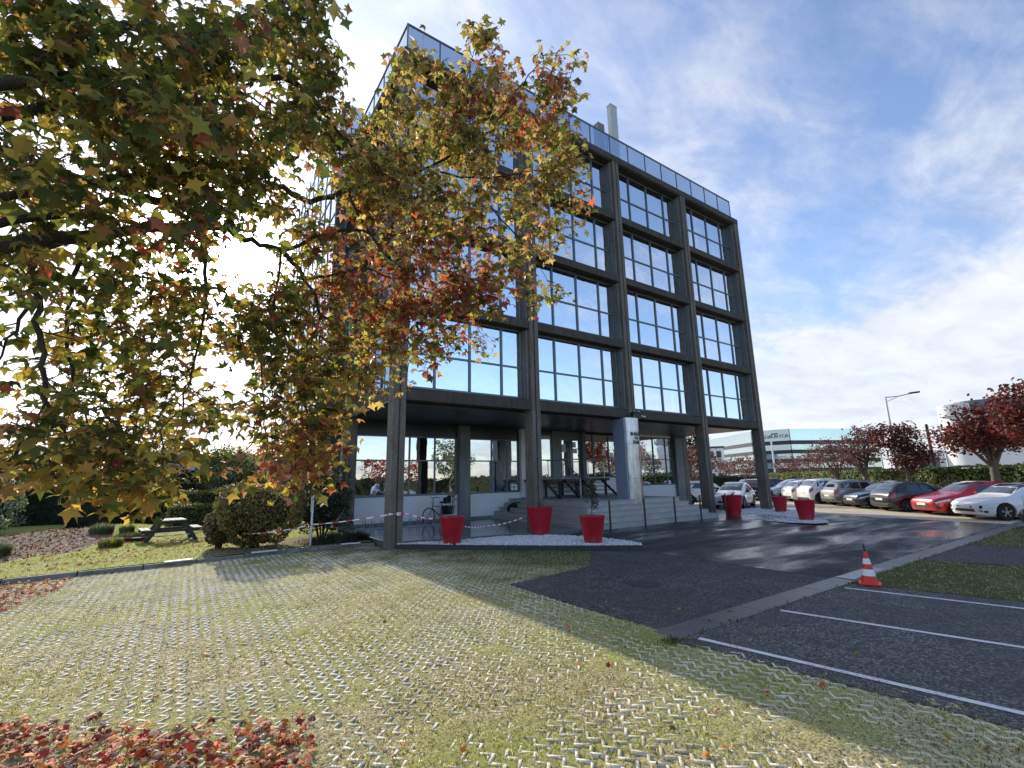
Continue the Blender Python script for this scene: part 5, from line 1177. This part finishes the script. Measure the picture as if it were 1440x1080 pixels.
def bush(name,base,rx,ry,h,n,lsize,pal,label,seed,boxy=.6,cat='shrub',inv=.0,group=None,z0=.12,lump=.08):
    """clipped or loose shrub: leaves on and inside a rounded block over a few stems"""
    rng=np.random.default_rng(seed); e=empty(name,base,0,label,cat,group); d=rng.normal(size=(n,3)); d/=np.linalg.norm(d,axis=1)[:,None]
    p=2/(1-boxy*.75); k=1/np.power((np.abs(d)**p).sum(1),1/p); q=d*k[:,None]
    ph=rng.uniform(0,6,4); lm=1+lump*(np.sin(q[:,0]*5+ph[0])+np.sin(q[:,1]*6+ph[1]+q[:,2]*4)+.6*np.sin(q[:,2]*9+ph[2]))
    rad=np.where(rng.uniform(0,1,n)<.75,rng.normal(1,.03,n),rng.uniform(.72,1,n)); q=q*(rad*lm)[:,None]
    zc=(h+z0*h)/2; hz=(h-z0*h)/2; narrow=1-inv*np.clip((zc-(zc+q[:,2]*hz))/h,0,1)*2
    P=np.stack([q[:,0]*rx*narrow,q[:,1]*ry*narrow,zc+q[:,2]*hz],-1); nr=d+rng.normal(0,.6,(n,3)); Rm=axes_rot(nr,rng.normal(0,1,(n,3)))
    c=leafcols(pal,n,rng)*(.8+.4*rng.uniform(0,1,(n,1)))
    st=MB()
    for k in range(9):
        a=rng.uniform(0,6.28); st.tube([(.12*math.cos(a)*rx,.12*math.sin(a)*ry,-.02),(.35*math.cos(a)*rx,.35*math.sin(a)*ry,h*.4),(.6*math.cos(a)*rx,.6*math.sin(a)*ry,h*.85)],[.03,.02,.008],5,False)
    st.build('stem',M['bark'],e,smooth=60)
    core=blob((0,0,zc),(rx*.80,ry*.80,hz*.84),seed,3)
    if inv: core.v=[(x*(1-inv*max(0,(zc-z))/h*2),y*(1-inv*max(0,(zc-z))/h*2),z) for x,y,z in core.v]
    core.build('inner_growth',M['hedge_core'],e,smooth=80)
    scatter('foliage',P,Rm,rng.uniform(.6,1.3,n)*lsize,QUAD,QF,M['hedge_leaf'],e,c); return e
G_OLIVE=[(.12,.14,.03),(.16,.17,.04),(.21,.19,.055),(.08,.10,.025),(.27,.21,.07)]
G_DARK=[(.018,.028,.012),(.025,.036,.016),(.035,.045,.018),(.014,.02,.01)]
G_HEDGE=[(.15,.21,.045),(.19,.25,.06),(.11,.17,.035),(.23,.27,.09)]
G_SHRUB=[(.07,.10,.03),(.10,.14,.04),(.05,.075,.025),(.15,.19,.07)]
REDT=[(.17,.022,.028),(.21,.032,.036),(.12,.02,.025),(.22,.055,.045),(.15,.05,.04),(.09,.03,.025),(.12,.07,.04)]
PLUM=[(.16,.05,.058),(.20,.075,.08),(.12,.038,.046),(.22,.11,.10),(.16,.10,.08)]
# right hand side: clipped hedges round the car park
hedge('hedge',[(29.5,-14.0),(53.5,17.0)],1.2,2.22,17000,.17,G_HEDGE,'long sunlit clipped green hedge behind the row of parked cars',71,taper=(1.02,.86))
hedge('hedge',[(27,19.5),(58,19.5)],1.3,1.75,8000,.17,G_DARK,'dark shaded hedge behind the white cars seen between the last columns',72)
def tb(*b): return list(b)
p=far(1398,655,37); tree('red_tree',(p[0],p[1],0),2.6,[(0,0,3.9,1.7,1.7,.8),(1.7*R_[0],1.7*R_[1],4.2,1.3,1.3,.9),(-1.6*R_[0],-1.6*R_[1],3.7,1.2,1.2,.75),(.4,0,4.7,1.1,1.1,.55),(-1.1*R_[0],-1.1*R_[1],5.1,.6,.6,.35),(.4*R_[0],.4*R_[1],5.25,.9,.7,.3)],7500,.17,REDT,'broad dark red tree with spreading boughs in front of the white curved building',73,'tree',None,.2,16,.4,limbs=4)
p=far(1472,655,34); tree('red_tree',(p[0],p[1],0),3.0,[(-.6*R_[0],-.6*R_[1],5.1,1.1,1.1,1.0),(0,0,4.2,1.5,1.5,.9)],4200,.17,REDT,'tall dark red tree cut by the edge of the picture beside the white building',74,'tree',None,.18,16,.4)
p=far(1275,655,42); tree('red_tree',(p[0],p[1],0),2.0,[(.3*R_[0],.3*R_[1],3.1,1.1,1.1,1.1),(-1.0*R_[0],-1.0*R_[1],4.3,1.0,1.0,.85),(.3*R_[0],.3*R_[1],4.6,.75,.75,.6),(1.5*R_[0],1.5*R_[1],3.0,.9,.7,.35)],5200,.16,[(.11,.025,.025),(.16,.03,.03),(.08,.03,.02),(.06,.04,.02),(.2,.04,.04)],'dense dark red and bronze tree next to the utility pole',75,'tree',None,.14,16,.34)
p=far(1215,655,44); tree('red_tree',(p[0],p[1],0),1.9,[(0,0,3.9,1.3,1.3,1.2),(.5*R_[0],.5*R_[1],4.9,.8,.8,.7),(-.8*R_[0],-.8*R_[1],3.2,.9,.9,.7)],2600,.15,PLUM,'half bare plum red tree with grey twigs standing behind the white crossover',76,'tree',None,.12,12,.34,limbs=7)
p=far(1178,658,48); tree('red_tree',(p[0],p[1],0),1.7,[(0,0,3.2,2.2,1.8,1.1),(-.6*R_[0],-.6*R_[1],4.1,1.3,1.3,.7)],2800,.15,PLUM,'low wide thin plum red tree in front of the glass office block',77,'tree',None,.11,12,.34,limbs=6)
for k,(px,ds,sd) in enumerate(((1138,62,78),(1108,66,79),(1046,60,80),(1020,70,81))):
    p=far(px,660,ds); tree('red_tree',(p[0],p[1],0),1.6,[(0,0,3.0,1.9,1.6,1.2),(.9,0,2.6,1.2,1.2,.8)],1500,.17,PLUM,['small plum red tree behind the far end of the sunlit hedge','small plum red tree behind the silver grey car','plum red tree seen just left of the last facade column','plum red tree in front of the small apartment block'][k],sd,'tree',None,.09,12,.3,limbs=4)
p=far(968,655,46); tree('evergreen_tree',(p[0],p[1],0),2.0,[(0,0,5.2,1.6,1.6,2.6),(.2,0,7.2,1.2,1.2,1.4)],3800,.2,G_DARK,'dark evergreen tree seen between the inner and the fourth column',82,'tree',None,.15,16,.4)
p=far(975,655,38); tree('red_tree',(p[0],p[1],0),1.4,[(0,0,2.9,1.8,1.6,1.2)],2200,.16,[(.15,.04,.045),(.19,.08,.06),(.11,.045,.04),(.16,.10,.06),(.09,.06,.03)],'reddish brown tree in front of the dark evergreen between the columns',83,'tree',None,.1,14,.34,limbs=5)
# left hand side garden
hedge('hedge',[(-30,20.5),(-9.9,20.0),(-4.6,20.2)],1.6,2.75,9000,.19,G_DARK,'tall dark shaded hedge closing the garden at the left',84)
bush('conifer_bush',(-12.6,14.2,.1),1.25,1.6,2.35,4200,.10,[(.16,.22,.16),(.22,.28,.2),(.12,.17,.12),(.28,.33,.24)],'pale grey green conifer at the left end of the garden',85,.75,'conifer')
bush('conifer_bush',(-12.2,11.6,.1),1.1,1.2,1.0,2200,.10,[(.18,.24,.16),(.24,.3,.2),(.13,.18,.12)],'low pale conifer spreading in front of the taller pale one',86,.3,'conifer')
bush('clipped_bush',(-3.62,2.52,.1),1.12,.85,1.78,9500,.075,G_OLIVE+[(.16,.09,.04),(.22,.13,.05)],'big clipped olive green and brown bush beside the steel post',87,.97,inv=.40,z0=.10,lump=.05)
bush('clipped_bush',(-4.55,3.2,.1),.44,.46,1.0,2400,.07,[(.10,.08,.04),(.14,.09,.05),(.16,.14,.06),(.08,.08,.03)],'smaller brownish bush leaning against the left of the big clipped bush',88,.4,inv=.3)
bush('shrub',(-1.55,3.45,.1),.85,.8,2.3,5200,.075,[(.035,.05,.022),(.05,.065,.03),(.07,.085,.05),(.11,.12,.09)],'dark loose shrub between the clipped bush and the recessed wall',89,.35,lump=.14)
hedge('clipped_hedge',[(-6.05,12.4),(-3.3,12.8)],1.1,1.05,3400,.085,G_OLIVE,'low clipped hedge in front, right behind the picnic table',90,'hedge')
hedge('clipped_hedge',[(-5.9,14.3),(-3.4,14.7)],1.1,1.62,3400,.085,G_OLIVE,'taller clipped hedge in the second row behind the picnic table',91,'hedge')
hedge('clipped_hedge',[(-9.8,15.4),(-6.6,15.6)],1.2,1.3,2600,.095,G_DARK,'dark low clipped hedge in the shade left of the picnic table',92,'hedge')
bush('shrub',(-7.9,17.6,.1),.8,.8,1.5,1800,.10,G_DARK,'dark rounded bush in front of the tall shaded hedge',93,.4)
bush('columnar_shrub',(-9.35,16.6,.1),.42,.42,2.3,1800,.085,[(.06,.10,.03),(.09,.13,.04),(.045,.07,.025)],'narrow upright green shrub against the tall shaded hedge',94,.3)
tree('round_tree',(-3.6,17.0,.1),1.0,[(0,0,2.5,1.6,1.5,1.35),(-.5,.2,3.2,1.0,1.0,.7),(.9,0,2.0,1.1,1.0,.9)],6500,.12,G_SHRUB,'round leafy green small tree in front of the low white building',95,'tree',None,.09,16,.3)
bush('shrub',(-1.7,15.6,.1),.95,.9,2.1,3200,.09,G_SHRUB,'loose green shrub right of the round tree',96,.3,lump=.15)
bush('shrub',(-2.3,11.5,.1),.9,.8,1.35,2800,.085,G_SHRUB,'mid green shrub behind the big clipped bush',97,.4,lump=.12)
# low heather edging and tufts
for k,(x,y,rx,ry,h,l,c) in enumerate(((-1.05,1.78,.62,.32,.40,'low dark heather clump at the foot of the corner column',[(.035,.045,.025),(.05,.055,.035),(.07,.07,.05)]),(-1.75,1.95,.45,.32,.34,'low dark heather clump next to the steel post',[(.035,.045,.025),(.05,.055,.035),(.07,.07,.05)]),
  (-7.3,5.7,.30,.28,.34,'yellow green grass tuft in the bark bed nearest to the kerb',[(.2,.22,.06),(.26,.25,.09),(.12,.15,.04)]),(-9.6,4.6,.35,.3,.40,'grey green grass tuft at the left of the bark bed',[(.12,.15,.09),(.18,.2,.12)]),(-7.9,8.7,.34,.3,.42,'grey green tuft on the mound behind the barrier tape',[(.12,.15,.09),(.18,.2,.12)]),(-7.2,8.9,.22,.2,.34,'small green tuft beside the tuft on the mound',[(.14,.18,.06),(.2,.22,.09)]),(-6.95,7.25,.5,.3,.36,'dark green tuft of lavender at the left end of the picnic table',[(.06,.08,.04),(.1,.12,.06)]))):
    rng=np.random.default_rng(120+k); n=900; a=rng.uniform(0,6.28,n); r=np.sqrt(rng.uniform(0,1,n)); P=np.stack([r*np.cos(a)*rx,r*np.sin(a)*ry,np.zeros(n)],-1); z=lz(x,y) if x<-4.9 else .1
    e=empty('grass_tuft',(x,y,z),0,l,'plant'); up=P*np.array([1.2,1.2,0])/max(rx,ry)+np.stack([rng.normal(0,.22,n),rng.normal(0,.22,n),np.ones(n)],-1)
    Rm=axes_rot(np.stack([np.cos(a),np.sin(a),0*a],-1)+.01,up); scatter('foliage',P,Rm,rng.uniform(.6,1.15,n)*h*(1-.35*r),[(-.035,0,0),(.035,0,0),(.02,.6,.04),(0,1,.12)],[(0,1,2,3)],M['blade'],e,leafcols(c,n,rng))
# weeds in the gutter
rng=np.random.default_rng(140); P=np.concatenate([np.array(gp(943,903))+rng.normal(0,.07,(160,2)),np.stack([rng.uniform(-.3,19,500),-9.92+rng.normal(0,.025,500)],-1),np.stack([rng.uniform(5,19,260),-9.5+rng.normal(0,.02,260)],-1)]); P=np.concatenate([P,np.full((len(P),1),-.005)],1)
o=blades('weeds',P,rng.uniform(.03,.10,len(P)),leafcols([(.10,.13,.04),(.2,.2,.09),(.07,.08,.03)],len(P),rng),141); o['kind']='stuff'
# autumn treetops far behind the low white building
p=far(342,662,75); tree('autumn_tree',(p[0],p[1],0),3,[(0,0,4.6,4,3,2.2),(4,0,4.2,3,3,1.8)],2600,.3,[(.30,.18,.10),(.36,.22,.13),(.25,.17,.09),(.2,.18,.08)],'pale brown autumn tree rising behind the low white building',98,'tree',None,.2,14,.7)
p=far(228,668,60); tree('autumn_tree',(p[0],p[1],0),3,[(0,0,4.2,2.6,2.4,2.0)],1700,.26,[(.13,.15,.09),(.18,.18,.1),(.1,.11,.07)],'grey green tree behind the tall shaded hedge',99,'tree',None,.18,14,.6)
p=far(60,668,70); tree('autumn_tree',(p[0],p[1],0),3,[(0,0,4.0,4.6,3,1.9)],2000,.3,[(.2,.12,.06),(.26,.16,.08),(.15,.13,.06)],'brown autumn tree behind the left end of the shaded hedge',100,'tree',None,.18,14,.7)
# across the street behind the photographer: seen in the ground floor glass
hedge('hedge',[(-25,-42),(75,-47)],1.5,2.3,5200,.32,G_DARK,'dark hedge across the street, mirrored in the ground floor glass',101)
tree('red_tree',(15.5,-36,0),2.0,[(0,0,3.6,2.6,2.4,1.5),(3.2,0,3.4,2.2,2,1.3)],2200,.26,[(.42,.06,.05),(.5,.12,.07),(.34,.05,.05)],'bright red tree mirrored in the window behind the bicycle',102,'tree',None,.16,12,.5)
tree('round_tree',(27,-39,0),2.2,[(0,0,5.0,2.7,2.5,3.0),(1.5,0,4.0,2.2,2,2.2)],2600,.28,[(.15,.17,.10),(.22,.22,.14),(.12,.15,.05)],'big grey green tree mirrored in the window left of the entrance',103,'tree',None,.2,12,.5)
for k,(x,y,h) in enumerate(((52,-32,6.2),(60,-30,6.0),(75,-30,6.5),(90,-34,6.2))):
    tree('plane_tree',(x,y,0),2.6,[(0,0,h*.72,2.8,2.6,1.7),(1.8,0,h*.62,2,2,1.3)],1700,.25,[(.20,.12,.09),(.25,.17,.12),(.16,.11,.085),(.2,.18,.11)],'thin brownish street tree mirrored in the windows right of the entrance',104+k,'tree','street trees across the road',.17,12,.5,limbs=6)
e=empty('gabled_house',(5,-46,0),0,'dark roofed low house mirrored in the leftmost ground floor window','house')
MB().box(-9,-4,0,6,4,2.9).build('wall',M['white_wall'],e); MB().add([(-10,-5,2.9),(7,-5,2.9),(7,5,2.9),(-10,5,2.9),(-1.5,0,5.0),(-1.4,0,5.0)],[(0,1,5,4),(1,2,5),(2,3,4,5),(3,0,4),(3,2,1,0)]).build('roof',M['frame_dark'],e)
for s in (-7,-3,1,4): MB().box(s,3.95,.9,s+1.2,4.04,2.2).build('window',M['frame_dark'],e)
o=make_car(S_PAINT,'silver car parked across the street, mirrored in the ground floor glass','suv',4.4,1.8,1.65,.33); o.location=(1.5,-26,0); o.rotation_euler=(0,0,R(10)); del o['group']
o=make_car(S_PAINT,'second silver car across the street, mirrored beside the sapling planter','mpv',4.2,1.8,1.6,.33); o.location=(13.5,-27,0); o.rotation_euler=(0,0,R(5)); del o['group']
# ------------------------------------------------------------------ the big sweetgum: trunk beside the photographer, boughs reaching in front of the facade
rng=np.random.default_rng(200)
T0=np.array([-7.55,-10.55,0.]); big=empty('sweetgum_tree',tuple(T0),0,'big sweetgum in autumn colours, its boughs hanging in front of the facade','tree')
br=MB()
S_=lambda px,py,d: survey(px,py,d)-T0
tr=[np.array([0,0,-.1]),np.array([.02,.03,1.2]),np.array([.05,.02,2.4]),np.array([.0,.1,3.6]),np.array([.1,.2,5.2]),np.array([.15,.3,7.0])]
br.tube([tuple(p) for p in tr],[.30,.25,.215,.17,.12,.05],14,False)
limbs=[  # (points as px,py,depth in the survey photo, start height on the trunk, radii)
 ([(20,248,3.7),(150,262,3.9),(300,300,4.3),(372,262,4.6),(435,280,4.9),(490,268,5.2),(565,252,5.6)],2.75,(.085,.07,.06,.055,.05,.042,.028)),
 ([(290,318,4.2),(345,338,4.35),(395,352,4.5),(432,395,4.7),(452,440,4.8),(490,490,5.0)],2.6,(.06,.045,.04,.036,.028,.016)),
 ([(60,90,3.5),(180,40,3.8),(250,48,4.0),(330,30,4.3),(420,5,4.7)],3.6,(.08,.07,.065,.05,.03)),
 ([(80,330,3.4),(52,360,3.3),(48,420,3.2),(62,500,3.2),(66,560,3.25),(110,640,3.3)],2.5,(.05,.036,.034,.032,.026,.010)),
 ([(140,300,3.5),(120,350,3.5),(98,420,3.5),(100,520,3.6),(130,620,3.7)],2.6,(.04,.028,.026,.02,.008)),
 ([(180,130,3.7),(240,160,3.9),(300,195,4.1),(350,240,4.4)],3.0,(.05,.036,.028,.018)),
 ([(250,250,4.0),(280,330,4.0),(290,420,4.1),(270,520,4.1),(250,600,4.2)],2.8,(.04,.03,.024,.016,.008)),
 ([(395,110,4.6),(450,150,4.8),(480,190,4.9),(520,230,5.2)],3.6,(.05,.032,.026,.016))]
def smooth_path(P,rad,per=5,jit=.012):
    P=[np.array(p) for p in P]; Q=[P[0]*2-P[1]]+P+[P[-1]*2-P[-2]]; out=[];rr=[]
    for i in range(1,len(Q)-2):
        for t in np.arange(per)/per:
            a,b,c,d=Q[i-1:i+3]; out.append(.5*((2*b)+(-a+c)*t+(2*a-5*b+4*c-d)*t*t+(-a+3*b-3*c+d)*t**3)+(rng.normal(0,jit,3) if out else 0)); rr.append((rad[i-1]+(rad[i]-rad[i-1])*t)*rng.uniform(.9,1.12))
    out.append(P[-1]); rr.append(rad[-1]); return [tuple(q) for q in out],rr
ends=[]
for pts,z,rad in limbs:
    P=[S_(*p) for p in pts]; st=np.array([.05,.05,z]); mid=(st+P[0])/2+np.array([0,0,.10])
    pp,rr=smooth_path([st,mid]+P,(rad[0]*1.0,rad[0]*.75)+tuple(q*.55 for q in rad)); br.tube(pp,rr,9,False); ends.append([st,mid]+P)
def sub(pts,r0,r1,n=6): pp,rr=smooth_path(pts,list(np.linspace(r0*.7,r1*.7,len(pts))),4); br.tube(pp,rr,n,False); ends.append([np.array(p) for p in pts])
for pts,r in (([(432,392,4.7),(520,380,5.0),(560,402,5.2),(600,450,5.4)],.024),([(400,352,4.5),(480,322,4.9),(540,330,5.1),(610,318,5.5),(690,290,5.9)],.03),([(490,268,5.2),(520,330,5.3),(560,380,5.4),(570,420,5.4)],.022),
 ([(565,252,5.6),(640,215,5.8),(700,170,6.0),(735,115,6.2),(765,85,6.25)],.026),([(600,240,5.7),(690,250,6.0),(760,240,6.2),(800,270,6.3)],.02),([(640,215,5.8),(655,140,5.9),(675,85,6.0)],.016),
 ([(560,252,5.6),(540,180,5.5),(560,120,5.6)],.018),([(690,290,5.9),(740,350,6.0),(770,395,6.1)],.016),([(600,318,5.5),(650,390,5.7),(690,430,5.8)],.016),([(452,440,4.8),(420,520,4.7),(440,600,4.7),(460,650,4.7)],.018),([(490,490,5.0),(520,520,5.1),(545,540,5.2)],.012),([(395,352,4.5),(385,430,4.5),(370,520,4.4),(372,620,4.3),(375,680,4.2)],.018),
 ([(250,48,4.0),(300,110,4.1),(370,150,4.4),(420,200,4.6)],.024),([(330,30,4.3),(400,70,4.5),(460,100,4.7)],.02),([(60,90,3.5),(120,150,3.4),(170,230,3.5)],.024),([(48,420,3.2),(10,480,3.1),(-20,560,3.0)],.018),([(66,560,3.25),(20,640,3.0),(-10,670,2.9)],.014),([(110,640,3.3),(150,670,3.4),(190,690,3.5)],.010)):
    sub([S_(*p) for p in pts],r,r*.25)
# leafy masses as the boughs carry them: px, py, half sizes, depth, clusters
MASS=[(60,40,110,60,3.0,40),(200,50,110,60,3.6,44),(330,60,100,65,4.2,46),(430,40,70,50,4.6,30),(60,150,90,70,2.9,40),(190,160,100,70,3.5,46),(320,160,100,70,4.1,48),(440,150,55,75,4.6,34),(60,250,80,50,3.2,30),(190,250,90,50,3.6,34),(320,230,80,45,4.2,30),(415,215,45,60,4.7,18),
 (230,330,70,45,4.0,30),(40,340,60,50,3.2,10),(130,360,60,60,3.5,15),(60,430,60,55,3.3,20),(160,440,70,60,3.6,28),(255,430,70,55,4.1,32),(240,510,80,50,4.1,34),(120,530,60,55,3.6,18),(50,520,50,50,3.1,9),(180,580,80,45,3.6,32),(100,610,60,45,3.3,22),(270,570,55,45,4.2,18),(160,640,70,35,3.5,24),(90,660,45,22,3.2,10),(185,682,26,26,3.5,8),(10,610,26,50,2.9,7),(15,660,30,22,2.9,6),(240,640,40,35,4.0,8),
 (300,620,36,26,4.3,5),(350,470,45,60,4.5,16),(400,480,50,60,4.7,24),(460,480,55,60,5.0,34),(400,560,55,45,4.5,26),(455,570,50,45,4.8,28),(430,620,45,40,4.6,22),(470,640,28,26,4.8,10),(385,630,30,30,4.3,9),(372,680,16,18,4.2,4),(400,420,40,40,4.6,14),(340,400,40,30,4.4,5),
 (530,170,45,50,5.4,24),(560,110,30,40,5.6,10),(600,130,55,50,5.7,26),(520,250,60,50,5.3,34),(600,220,70,60,5.7,46),(690,200,70,60,6.0,40),(750,150,50,45,6.2,22),(785,90,32,55,6.3,14),(785,180,30,50,6.3,14),(685,85,28,62,6.0,14),(650,140,45,45,5.9,18),(480,200,40,50,5.0,14),(540,330,70,55,5.3,42),(620,310,65,55,5.6,38),(700,290,50,55,5.9,24),(765,270,50,40,6.2,22),(800,240,22,60,6.3,12),(780,320,28,22,6.2,7),(690,350,45,35,5.8,14),(740,375,30,35,6.0,10),(775,405,18,18,6.1,4),(520,410,65,55,5.2,40),(600,400,65,50,5.5,36),(660,410,45,45,5.7,18),(560,470,60,40,5.3,26),(640,460,45,30,5.6,12),(690,440,22,22,5.8,6),(520,510,45,30,5.1,12),(590,510,30,18,5.4,5),(490,540,35,35,5.0,10),(450,380,45,40,4.8,12),(430,320,40,35,4.8,8)]
CP=[];CC=[];CS=[];TW=[]
allb=np.concatenate([np.array(e) for e in ends]); 
# denser sample of the bough axes so that twigs start on wood
dens=[]
for e_ in ends:
    for a,b in zip(e_[:-1],e_[1:]):
        for t in np.linspace(0,1,8): dens.append(a+(b-a)*t)
dens=np.array(dens)
GREENS=np.array([(.07,.105,.028),(.10,.135,.035),(.16,.18,.045),(.22,.22,.055)]); YEL=np.array([(.42,.33,.07),(.52,.38,.10),(.36,.24,.07),(.46,.26,.08),(.30,.18,.07),(.34,.30,.07)]); REDL=np.array([(.32,.09,.06),(.40,.15,.08),(.26,.07,.06),(.38,.22,.12),(.36,.19,.15),(.30,.17,.12),(.42,.10,.05)])
PALE=np.array([(.46,.40,.15),(.40,.33,.13),(.50,.38,.15),(.34,.32,.11),(.42,.28,.12),(.28,.28,.08),(.34,.20,.09)])
for (px,py,hx_,hy_,d,n) in MASS:
    n=int(n*LEAF_K*((1.05 if py<300 else .80) if px<400 else (1.28 if py<340 else 1.12))); sc=FPX/d*.14
    for k in range(n):
        if k%5==0:
            a=rng.uniform(0,6.28); r=math.sqrt(rng.uniform(0,1)); sx_,sy_,sd_=px+hx_*1.1*r*math.cos(a),py+hy_*1.1*r*math.sin(a),d+rng.normal(0,.34)
        x=sx_+rng.normal(0,sc); y=sy_+abs(rng.normal(0,sc*.9))-sc*.4; dd=sd_+rng.normal(0,.12)
        # keep the bright gap where the sun stands, and the sky gap left of the roof corner
        if (x-335)**2/38**2+(y-360)**2/24**2<1: continue
        if (x-508)**2/38**2+(y-65)**2/85**2<1 or (x-432)**2/26**2+(y-245)**2/45**2<.7: continue
        c=S_(x,y,dd); CP.append(c)
        # the right and lower boughs have turned, the shaded upper left is still green
        red=np.clip(.10+.58*math.exp(-((x-620)**2/150**2+(y-400)**2/95**2))+.40*math.exp(-((x-740)**2/90**2+(y-110)**2/100**2))+.25*math.exp(-((x-500)**2/60**2+(y-370)**2/70**2))+.4*math.exp(-((x-420)**2/90**2+(y-640)**2/40**2))+.5*math.exp(-((x-375)**2/22**2+(y-680)**2/25**2))+.3*math.exp(-((x-5)**2/35**2+(y-620)**2/50**2))+.35*math.exp(-((x-240)**2/70**2+(y-330)**2/30**2)),0,.92)
        yel=np.clip(.32+.40*sst(380,560,x)+.18*sst(430,640,y)-.15*sst(500,640,x)*sst(300,420,y),0,1)
        CC.append((red,yel,float(sst(400,560,x)))); CS.append(dd)
CP=np.array(CP); CC=np.array(CC)
d0=np.array([((dens-c)**2).sum(1).min() for c in CP]); wood=np.zeros((len(dens)+3*len(CP),3)); wood[:len(dens)]=dens; nw=len(dens)
for c in CP[np.argsort(d0)]:
    i=np.argmin(((wood[:nw]-c-np.array([0,0,.10]))**2).sum(1)); s=wood[i].copy(); v=c-s; L=np.linalg.norm(v)
    if L<.05: continue
    m_=s+v*.5+np.array([0,0,.10*min(1,L)])+rng.normal(0,.02,3); br.tube([tuple(s),tuple(m_),tuple(c)],[.006 if L<.4 else .010,.0045,.0025],4,False)
    wood[nw]=m_; wood[nw+1]=(m_+c)/2; wood[nw+2]=c; nw+=3
br.build('trunk',M['bark'],big,smooth=75)
per=10; P=np.repeat(CP,per,axis=0); n=len(P)
off=rng.normal(0,.088,(n,3)); off[:,2]-=.02; P=P+off
cls=np.repeat(CC,per,axis=0); u=rng.uniform(0,1,n); v=rng.uniform(0,1,n)
cl_id=np.repeat(rng.uniform(0,1,len(CP)),per); u=.6*u+.4*cl_id
cols=np.where((u<cls[:,0])[:,None],REDL[rng.integers(0,len(REDL),n)],np.where((v<cls[:,1])[:,None],np.where((rng.uniform(0,1,n)<cls[:,2])[:,None],PALE[rng.integers(0,len(PALE),n)],YEL[rng.integers(0,len(YEL),n)]),GREENS[rng.integers(0,len(GREENS),n)]))*rng.uniform(.6,1.35,(n,1))
# leaf frame: blade hangs outwards and down from the twig end
outw=off/np.linalg.norm(off,axis=1)[:,None]; tang=outw*.8+np.array([0,0,-.75])+rng.normal(0,.45,(n,3)); nr=np.array([0,0,1.])+outw*.7+rng.normal(0,.6,(n,3))
Rm=axes_rot(nr,tang); size=rng.uniform(.040,.078,n)*np.repeat(rng.uniform(.85,1.2,len(CP)),per)
tv=np.array(LEAF_V)*np.array([1,1,1.5]); 
Rm[:,:,2]*=rng.uniform(.2,2.4,n)[:,None]
tvn=len(tv); V=(np.einsum('nij,kj->nki',Rm,tv)*size[:,None,None]+P[:,None,:]).reshape(-1,3); Fc=(np.array(LEAF_F)[None]+(np.arange(n)*tvn)[:,None,None]).reshape(-1,4); cF=np.repeat(cols,5,axis=0)
# leaf stalks back to the twig end
A=P+np.einsum('nij,j->ni',Rm,np.array([0,-.2,0]))*size[:,None]; Q=np.repeat(CP,per,axis=0)+rng.normal(0,.012,(n,3)); sd=np.cross(Q-A,np.array([.3,.5,.8])); sd/=np.linalg.norm(sd,axis=1)[:,None]; sd*=.0016
V2=np.stack([A-sd,A+sd,Q+sd,Q-sd],1).reshape(-1,3); F2=np.arange(4*n).reshape(n,4)+len(V); c2=np.tile(np.array([[.14,.07,.04]]),(n,1))
np_mesh('crown',np.concatenate([V,V2]),np.concatenate([Fc,F2]),M['leaf'],big,np.concatenate([cF,c2]))
# hanging spiky seed balls
sb=MB()
for k in range(46):
    c=CP[rng.integers(0,len(CP))]+rng.normal(0,.05,3); q=c+np.array([0,0,-.07]); sb.tube([tuple(c),tuple(q)],.0016,3,False); sb.lathe([(.001,-.014),(.010,-.010),(.014,0),(.010,.010),(.001,.014)],8,tuple(q))
s_=sb.build('seed_balls',M['bark'],big); s_['kind']='stuff'
